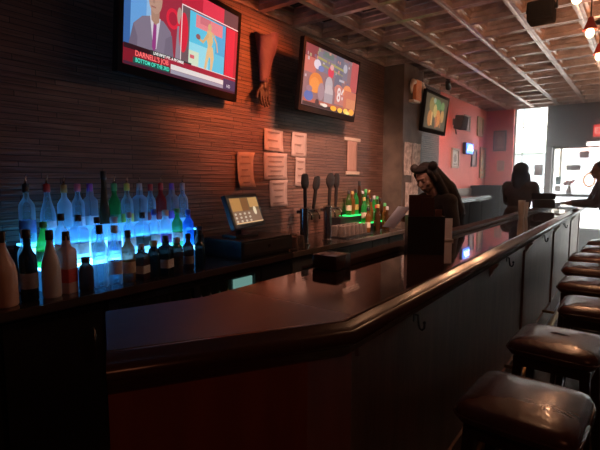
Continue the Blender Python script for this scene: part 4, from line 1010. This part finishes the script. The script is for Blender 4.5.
# ------------------------------------------------------------------ arm prop hanging on the wall
arm = thing('arm_prop', 'purplish rubber arm prop hanging hand down between the televisions', 'arm prop', (XL+.075, 2.85, 2.6))
items = [('c', V((0, .0, -.05)), .058, V((0, -.01, -.20)), .050), ('c', V((0, -.01, -.20)), .050, V((0, -.025, -.36)), .030)]
hnd = [(a, V((p.x, p.y*1.45-.0, p.z)), r*1.15, V((q.x, q.y*1.45, q.z)), r2*1.1) for a, p, r, q, r2 in hand_items(V((0, -.02, -.36)), V((.06, -.02, -1)), V((1, 0, 0)), 1, .22, 1.1)]
figobj('hand', [('c', V((0, -.022, -.32)), .028, V((0, -.025, -.38)), .026)]+hnd, mat('prop_dark_skin', (.035, .017, .018), .5, var=(.025, .012, .013), vscale=10), arm, .005, 2)
bm = nb(); rings = []
for k, (z, r, x) in enumerate([(.03, .125, .02), (-.02, .112, .015), (-.08, .096, .005), (-.16, .076, -.008), (-.24, .060, -.018), (-.32, .046, -.028), (-.345, .050, -.032)]):
    rings.append([bm.verts.new((r*.58*math.cos(2*PI*i/18)*(1+.08*math.sin(i*2.3+k)), x+r*math.sin(2*PI*i/18)*(1+.08*math.sin(i*1.7+k)), z+(.03*math.sin(4*PI*i/18+.6) if k == 0 else 0))) for i in range(18)])
for a, b in zip(rings, rings[1:]):
    for i in range(18): bm.faces.new((a[i], a[(i+1) % 18], b[(i+1) % 18], b[i]))
bm.faces.new(rings[0]); bm.faces.new(rings[-1][::-1])
obj('sleeve', bm, mat('purple_sleeve', (.115, .055, .085), .7, var=(.07, .03, .05), vscale=9, bump=.3, bscale=25), arm, smooth=True)
bm = nb(); tube(bm, [(-.07, .0, .005), (0, 0, .01)], .004, 6); obj('hanger_hook', bm, M_black, arm)

# ------------------------------------------------------------------ orange horned ornament on top of the column
orn = thing('wall_ornament', 'orange ornament with two curled cream horns high on the column', 'ornament', (-2.325, 5.40, 2.56), PI/2)
bm = nb(); box(bm, -.085, .085, -.05, .0, -.13, .12, bev=.012); obj('orange_block', bm, mat('orange_felt', (.95, .34, .13), .7, var=(.88, .29, .10), vscale=10), orn)
M_horn = mat('cream_horn', (.9, .72, .58), .5, var=(.8, .6, .46))
for s in (-1, 1):
    bm = nb(); tube(bm, [(s*.085, -.025, .085), (s*.14, -.03, .09), (s*.185, -.035, .05), (s*.20, -.035, -.01), (s*.18, -.03, -.06)], [.030, .028, .024, .018, .008], 10); obj('horn', bm, M_horn, orn, smooth=True)
bm = nb(); box(bm, -.19, .0, -.07, .0, -.165, -.135, bev=.006); obj('shelf_bracket', bm, M_horn, orn)

# ------------------------------------------------------------------ red wall: speaker, frames, neon
sp = thing('wall_speaker', 'black speaker on a bracket high on the red wall', 'speaker', (XL+.005, 7.62, 2.42), PI/2)
bm = nb(); box(bm, -.05, .05, -.04, -.001, -.05, .05, bev=.003); tube(bm, [(0, -.03, 0), (0, -.09, 0)], .015, 8); tube(bm, [(0, -.03, -.03), (.0, -.05, -.2)], .008, 6); obj('bracket', bm, M_black, sp)
bm = nb(); box(bm, -.14, .14, -.19, -.06, -.11, .11, bev=.012, mtx=Matrix.Rotation(.15, 4, 'X')); obj('cabinet', bm, M_matte, sp)
bm = nb(); box(bm, -.125, .125, -.197, -.191, -.095, .095, bev=.002, mtx=Matrix.Rotation(.15, 4, 'X')); obj('grille', bm, mat('speaker_grille', (.014, .013, .012), .8, spec=.1, var=(.008, .007, .007), vscale=200), sp)
def picture(name, cat, X, Yc, Zc, w, h, label, frame_m, pic_cols, rz=PI/2, yoff=0, group='framed pictures on the red wall'):
    t = thing(name, label, cat, (X, Yc, Zc), rz, group); b = min(w, h)*.10
    bm = nb(); frame_rect(bm, -w/2, w/2, -h/2, h/2, -.025, -.0, b); obj('frame', bm, frame_m, t)
    bm = nb(); box(bm, -w/2+b, w/2-b, -.010, -.001, -h/2+b, h/2-b); obj('backing', bm, mat('pic_'+label[:18].replace(' ', '_'), pic_cols[0], .45, var=pic_cols[1], vscale=9), t)
    if len(pic_cols) > 2:
        bm = nb()
        vs = [bm.verts.new((x, -.0115, z)) for x, z in EL(0, 0, w*.22, h*.22)]; bm.faces.new(vs)
        vs = [bm.verts.new((x, -.0118, z)) for x, z in R(-w*.25, w*.25, -h*.36, -h*.28)]; bm.faces.new(vs)
        obj('picture', bm, mat('picmark_'+label[:18].replace(' ', '_'), pic_cols[2], .5, var=[k*.8 for k in pic_cols[2]]), t)
    return t
M_fr1 = mat('pale_frame', (.55, .42, .34), .5, var=(.48, .36, .29)); M_fr2 = mat('dark_frame', (.06, .03, .025), .4, var=(.08, .04, .03)); M_fr3 = mat('gold_frame', (.5, .34, .12), .4, var=(.42, .28, .1))
X_ = XL+.002
picture('framed_picture', 'picture', X_, 8.30, 2.47, .34, .27, 'pale framed picture right of the speaker on the red wall', M_fr1, [(.9, .84, .76), (.8, .74, .66), (.5, .4, .34)])
picture('framed_picture', 'picture', X_, 9.12, 2.48, .36, .36, 'reddish framed picture high near the corner of the red wall', M_fr3, [(.45, .12, .08), (.5, .2, .1), (.55, .38, .2)])
picture('framed_picture', 'picture', X_, 7.74, 1.83, .36, .33, 'pale framed picture below the speaker, left of the blue sign', M_fr1, [(.95, .85, .76), (.88, .78, .7), (.6, .45, .38)])
picture('framed_picture', 'picture', X_, 8.80, 1.87, .30, .32, 'dark framed picture right of the blue sign', M_fr2, [(.36, .14, .10), (.28, .1, .08), (.5, .3, .2)])
picture('framed_picture', 'picture', X_, 9.36, 1.80, .36, .60, 'tall yellowish picture nearest the corner of the red wall', M_fr3, [(.9, .5, .2), (.85, .32, .15), (.98, .85, .5)])
picture('framed_picture', 'picture', -2.335, YF-.002, 2.23, .24, .40, 'dark framed picture on the narrow end wall beside the tall window', M_fr2, [(.07, .03, .03), (.11, .045, .04), (.16, .07, .06)], 0)
picture('framed_picture', 'picture', -2.30, YF-.002, 1.74, .13, .20, 'small reddish picture below the dark one on the end wall', M_fr3, [(.5, .2, .12), (.45, .14, .1), (.6, .3, .18)], 0)
ns = thing('neon_sign', 'small glowing blue sign on the red wall', 'sign', (XL+.002, 8.35, 2.02), PI/2)
bm = nb(); box(bm, -.20, .20, -.06, -.0, -.10, .10, bev=.008); obj('backing', bm, M_black, ns)
bm = nb(); box(bm, -.18, .18, -.068, -.0605, -.085, .085, bev=.004); obj('light_face', bm, emat('neon_blue', (.08, .20, 1.), 5.), ns)
bm = nb(); tube(bm, [(-.13, -.075, -.04), (-.05, -.075, .05), (.0, -.075, -.03), (.06, -.075, .05), (.13, -.075, -.04)], .010, 8); obj('neon_tube', bm, emat('neon_white', (.6, .8, 1.), 8.), ns)

# low cabinet and ledge past the column
lc = thing('service_cabinet', 'low dark cabinet with a pale ledge along the red wall', 'cabinet', (-2.32, 7.5, 0))
bm = nb(); box(bm, -.27, .17, -1.75, .98, 0, 1.16, bev=.004); obj('carcass', bm, M_black, lc)
bm = nb(); box(bm, -.27, .20, -1.78, 1.0, 1.161, 1.195, bev=.004); obj('worktop', bm, mat('dark_worktop', (.05, .045, .04), .2, var=(.07, .06, .055)), lc)
bm = nb(); box(bm, -.275, -.20, -.35, 1.0, 1.196, 1.31, bev=.003); obj('splash_ledge', bm, mat('grey_ledge', (.34, .27, .23), .5, var=(.3, .23, .2)), lc)
for k in range(4):
    bm = nb(); box(bm, .171, .19, -1.72+k*.67, -1.07+k*.67, .08, 1.12, bev=.004); d = obj('cabinet_door', bm, M_matte, lc)
    bm = nb(); ball(bm, (.20, -1.12+k*.67, .75), .014, seg=10); obj('knob', bm, M_chrome, d, smooth=True)

fr = thing('bottle_fridge', 'tall dark fridge in the corner below the end wall pictures', 'fridge', (-2.28, 9.0, 0))
bm = nb(); box(bm, -.29, .24, -.42, .42, .03, 1.36, bev=.008); obj('carcass', bm, M_matte, fr)
for k in (0, 1):
    bm = nb(); box(bm, .241, .265, -.41+k*.415, -.005+k*.415, .10, 1.30, bev=.005); d = obj('fridge_door', bm, M_matte, fr)
    bm = nb(); tube(bm, [(.266, -.03+k*.06, .60), (.285, -.03+k*.06, .62), (.285, -.03+k*.06, .90), (.266, -.03+k*.06, .92)], .008, 8); obj('handle', bm, M_chrome, d, smooth=True)
# window ledge with flowers, sign cards on the glass
lg = thing('window_ledge', 'dark ledge running below the shopfront window', 'ledge', (-.93, YF-.17, 0))
bm = nb(); box(bm, -.75, .46, -.12, .15, 1.16, 1.21, bev=.006); obj('ledge_top', bm, M_counter, lg)
for x in (-.70, .40):
    bm = nb(); box(bm, x-.02, x+.02, -.06, .02, 0, 1.159); obj('leg', bm, M_black, lg)
vs = thing('flower_vase', 'vase of pink flowers on the window ledge', 'vase', (-1.08, YF-.17, 1.2105))
bm = nb(); lathe(bm, [(.035, 0), (.045, .01), (.05, .05), (.03, .10), (.035, .12)], 18); obj('vase', bm, mat('pale_vase', (.6, .55, .55), .3, var=(.5, .46, .46)), vs, smooth=True)
bm = nb(); rn = random.Random(9)
for k in range(16):
    a = rn.random()*6.28; r = .10*math.sqrt(rn.random()); z = .16+rn.random()*.10
    tube(bm, [(0, 0, .10), (r*math.cos(a)*.9, r*math.sin(a)*.6, z)], .003, 5, mi=1)
    p = (r*math.cos(a), r*math.sin(a)*.7, z); q = .018+rn.random()*.014
    for j in range(5): ball(bm, (p[0]+q*.6*math.cos(j*1.257), p[1]+q*.6*math.sin(j*1.257), p[2]), q*.62, seg=8, mi=0)
obj('flowers', bm, [mat('pink_petals', (.9, .45, .50), .6, var=(.85, .35, .42), vscale=20, alpha=.7), mat('stem_green', (.1, .3, .08), .6, var=(.08, .24, .06))], vs, smooth=True)
def glass_card(x, z, w, h, c, label, y=YF+.06):
    bm = nb(); box(bm, -w/2, w/2, -.003, .003, -h/2, h/2, bev=.001)
    o = obj('window_card', bm, mat('card_'+label.split()[0]+label.split()[1], c, .6, var=[k*.85 for k in c], vscale=10)); o.location = (x, y, z); tag(o, label, 'card', 'cards fixed to the windows')
glass_card(-1.63, 1.65, .15, .21, (.4, .4, .41), 'dark grey card taped to the tall narrow window')
glass_card(-1.06, 1.685, .23, .10, (.4, .39, .39), 'long dark card taped to the shopfront window')
glass_card(-1.29, 1.45, .09, .15, (.10, .42, .52), 'teal card at the edge of the shopfront window')
glass_card(-1.29, 1.30, .09, .10, (.5, .5, .42), 'pale yellowish card below the teal one on the shopfront window')
glass_card(-.90, 1.92, .14, .12, (.85, .55, .6), 'pale pink card high on the shopfront window')
wr = thing('window_ring', 'orange ring hanging in the shopfront window, brightened by added glow', 'ring sign', (-.80, YF+.05, 1.46))
bm = nb(); tube(bm, [(.085*math.cos(2*PI*k/24), 0, .115*math.sin(2*PI*k/24)) for k in range(25)], .018, 10); obj('ring', bm, mat('orange_ring', (.85, .45, .15), .6, var=(.85, .35, .35), vscale=14, emit=(1., .45, .25), es=.9), wr, smooth=True)  # emission added so the backlit ring stays bright

# exit sign with emergency lamps on the bulkhead
ex = thing('exit_sign', 'red illuminated exit sign with two lamp heads on the dark bulkhead', 'exit sign', (-.625, YF-.002, 2.33))
bm = nb(); box(bm, -.165, .165, -.05, 0, -.12, .11, bev=.006); obj('housing', bm, mat('exit_housing', (.5, .04, .03), .5, var=(.42, .03, .03)), ex)
bm = nb(); box(bm, -.15, .15, -.054, -.0505, -.105, .095); obj('light_face', bm, emat('exit_red', (1., .05, .04), 1.3), ex)
text_mesh('lettering', 'EXIT', .15, emat('exit_letters', (1., .45, .38), 1.3), ex, (-.135, -.0555, -.055), sx=.85, bold=.003)
for s in (-1, 1):
    bm = nb(); tube(bm, [(s*.09, -.03, .105), (s*.09, -.03, .14)], .012, 8); lathe(bm, [(.02, 0), (.045, .03), (.045, .06), (.035, .065)], 14, c=(s*.09, -.03), z0=.135)
    obj('lamp_head', bm, mat('lamp_head_grey', (.35, .33, .32), .4, var=(.3, .28, .27)), ex, smooth=True, auto=40)

# ------------------------------------------------------------------ pendant lamps over the stools, ceiling speaker
M_bulb = emat('warm_bulb', (1., .62, .30), 14.); M_shade = mat('red_shade', (.38, .035, .025), .35, var=(.30, .025, .02))
def pendant(y, label, PEND=11.):
    t = thing('pendant_lamp', label, 'pendant lamp', (-.385, y, H), 0, 'pendant lamps over the bar stools')
    bm = nb(); lathe(bm, [(.02, -.03), (.05, -.012), (.055, 0)], 16); obj('ceiling_rose', bm, M_black, t, smooth=True, auto=40)
    bm = nb(); tube(bm, [(0, 0, -.02), (0, 0, -.20)], .005, 6); obj('cord', bm, M_black, t)
    bm = nb(); lathe(bm, [(.018, -.19), (.021, -.21), (.040, -.262), (.046, -.28), (.043, -.28), (.037, -.262), (.017, -.213)], 20, caps=False); obj('lamp_shade', bm, M_shade, t, smooth=True, auto=50)
    bm = nb(); ball(bm, (0, 0, -.30), .028, (1, 1, 1.25), seg=14); obj('bulb', bm, M_bulb, t, smooth=True)
    l = bpy.data.lights.new('pendant_light', 'POINT'); l.energy = PEND; l.color = (1., .46, .24); l.shadow_soft_size = .05
    o = bpy.data.objects.new('pendant_light', l); COL.objects.link(o); o.parent = t; o.location = (0, 0, -.37)
pendant(4.0, 'lit pendant lamp with small red shade, nearer of the two bulbs in view')
pendant(4.8, 'lit pendant lamp with small red shade, farther of the two bulbs in view')
pendant(3.2, 'pendant lamp with small red shade over the third bar stool', 4.)
pendant(2.4, 'pendant lamp with small red shade over the second bar stool', 3.)
fs = thing('ceiling_speaker', 'black speaker hanging from the tin ceiling on a yoke', 'speaker', (-.665, 3.74, H))
bm = nb(); box(bm, -.05, .05, -.05, .05, -.015, 0, bev=.003); tube(bm, [(0, 0, -.01), (0, 0, -.09)], .014, 8); tube(bm, [(-.095, 0, -.16), (-.095, 0, -.09), (.095, 0, -.09), (.095, 0, -.16)], .01, 8); obj('yoke', bm, M_black, fs)
bm = nb(); box(bm, -.085, .085, -.085, .085, -.24, -.10, bev=.02); obj('cabinet', bm, M_matte, fs, smooth=True, auto=40)
bm = nb(); box(bm, -.072, .072, -.092, -.087, -.228, -.112, bev=.002); obj('grille', bm, MATS['speaker_grille'], fs)

# ------------------------------------------------------------------ light, air, camera
sc = bpy.context.scene
w = bpy.data.worlds.new('World'); sc.world = w; w.use_nodes = True
bg = w.node_tree.nodes['Background']; bg.inputs['Color'].default_value = (1., .975, .94, 1); bg.inputs['Strength'].default_value = 22.0
def portal(x, z, sx, sz):
    l = bpy.data.lights.new('window_portal', 'AREA'); l.shape = 'RECTANGLE'; l.size = sx; l.size_y = sz; l.cycles.is_portal = True
    o = bpy.data.objects.new('window_portal', l); COL.objects.link(o); o.location = (x, YF+.25, z); o.rotation_euler = (-PI/2, 0, 0)
portal(-1.795, 1.6, .6, 2.5); portal(.30, 1.1, 3.4, 2.2)

hz = bpy.data.materials.new('glare_veil'); hz.use_nodes = True  # scattering volume added to imitate lens glare, denser towards the window
N = hz.node_tree.nodes; N.remove(N['Principled BSDF'])
vsx = N.new('ShaderNodeVolumeScatter'); vsx.inputs['Density'].default_value = .075; vsx.inputs['Anisotropy'].default_value = .72; vsx.inputs['Color'].default_value = (.95, .95, .95, 1)
htc = N.new('ShaderNodeTexCoord'); hsp = N.new('ShaderNodeSeparateXYZ'); hmr = N.new('ShaderNodeMapRange'); hmr.interpolation_type = 'SMOOTHSTEP'
hmr.inputs['From Min'].default_value = 4.2; hmr.inputs['From Max'].default_value = 9.; hmr.inputs['To Min'].default_value = .004; hmr.inputs['To Max'].default_value = .19
hz.node_tree.links.new(htc.outputs['Object'], hsp.inputs[0]); hz.node_tree.links.new(hsp.outputs['Y'], hmr.inputs['Value']); hz.node_tree.links.new(hmr.outputs[0], vsx.inputs['Density'])
hz.node_tree.links.new(vsx.outputs[0], N['Material Output'].inputs['Volume'])
bm = nb(); box(bm, XL-.12, XR+.12, YB-.1, YF+.18, -.06, H+.17)
o = obj('veil', bm, hz); tag(o, 'thin milky haze added in place of lens glare around the window', 'veil', kind='stuff')
l = bpy.data.lights.new('red_fill_light', 'POINT'); l.energy = 7.; l.color = (1., .30, .14); l.shadow_soft_size = .25  # added fill lamp, unseen behind the camera, reddens the bar end
o = bpy.data.objects.new('red_fill_light', l); COL.objects.link(o); o.location = (1.1, -.5, 2.2)
def spot(loc, target, e, col, size, label):
    t = thing('added_spotlight', label, 'spotlight', (loc[0], loc[1], H))
    d = (V(target)-V(loc)).normalized()
    bm = nb(); lathe(bm, [(.03, -.012), (.035, 0)], 12); tube(bm, [(0, 0, -.01), (0, 0, -.06)], .008, 8); obj('stem', bm, M_black, t)
    bm = nb(); p = V((0, 0, -.075)); tube(bm, [p-d*.05, p+d*.06], [.032, .04], 14); obj('head', bm, M_black, t)
    l = bpy.data.lights.new('spot_light', 'SPOT'); l.energy = e; l.color = col; l.spot_size = math.radians(size); l.spot_blend = .6; l.shadow_soft_size = .16
    lo = bpy.data.objects.new('spot_light', l); COL.objects.link(lo); lo.parent = t; lo.location = p+d*.075; lo.rotation_euler = d.to_track_quat('-Z', 'Y').to_euler()
spot((-1.15, 3.05, H), (-2.6, 2.72, 2.34), 250., (1., .20, .06), 56, 'small black spotlight added on the tin ceiling, aimed at the arm prop')  # added lamp and fixture for the orange glow between the televisions
spot((-.9, 2.8, H), (-2.6, 4.0, 1.65), 420., (1., .55, .42), 58, 'small black spotlight added on the tin ceiling, aimed at the pale banner')  # added lamp and fixture, brightens the wall around the taps
spot((-2.22, 6.25, H), (-2.6, 8.2, 1.45), 130., (1., .50, .38), 66, 'small black spotlight added on the tin ceiling, aimed along the red wall')  # added lamp and fixture, brightens the red wall

cam = bpy.data.cameras.new('Camera'); cam.sensor_width = 36; cam.lens = 27.0; cam.clip_start = .02
co = bpy.data.objects.new('Camera', cam); COL.objects.link(co); co.location = (0, 0, 1.46)
co.rotation_euler = (math.radians(90-5.71), 0, math.radians(37.34)); sc.camera = co
sc.view_settings.view_transform = 'Standard'; sc.view_settings.look = 'None'
sc.cycles.max_bounces = 8; sc.cycles.transparent_max_bounces = 16; sc.cycles.sample_clamp_indirect = 4
sc.cycles.use_denoising = True
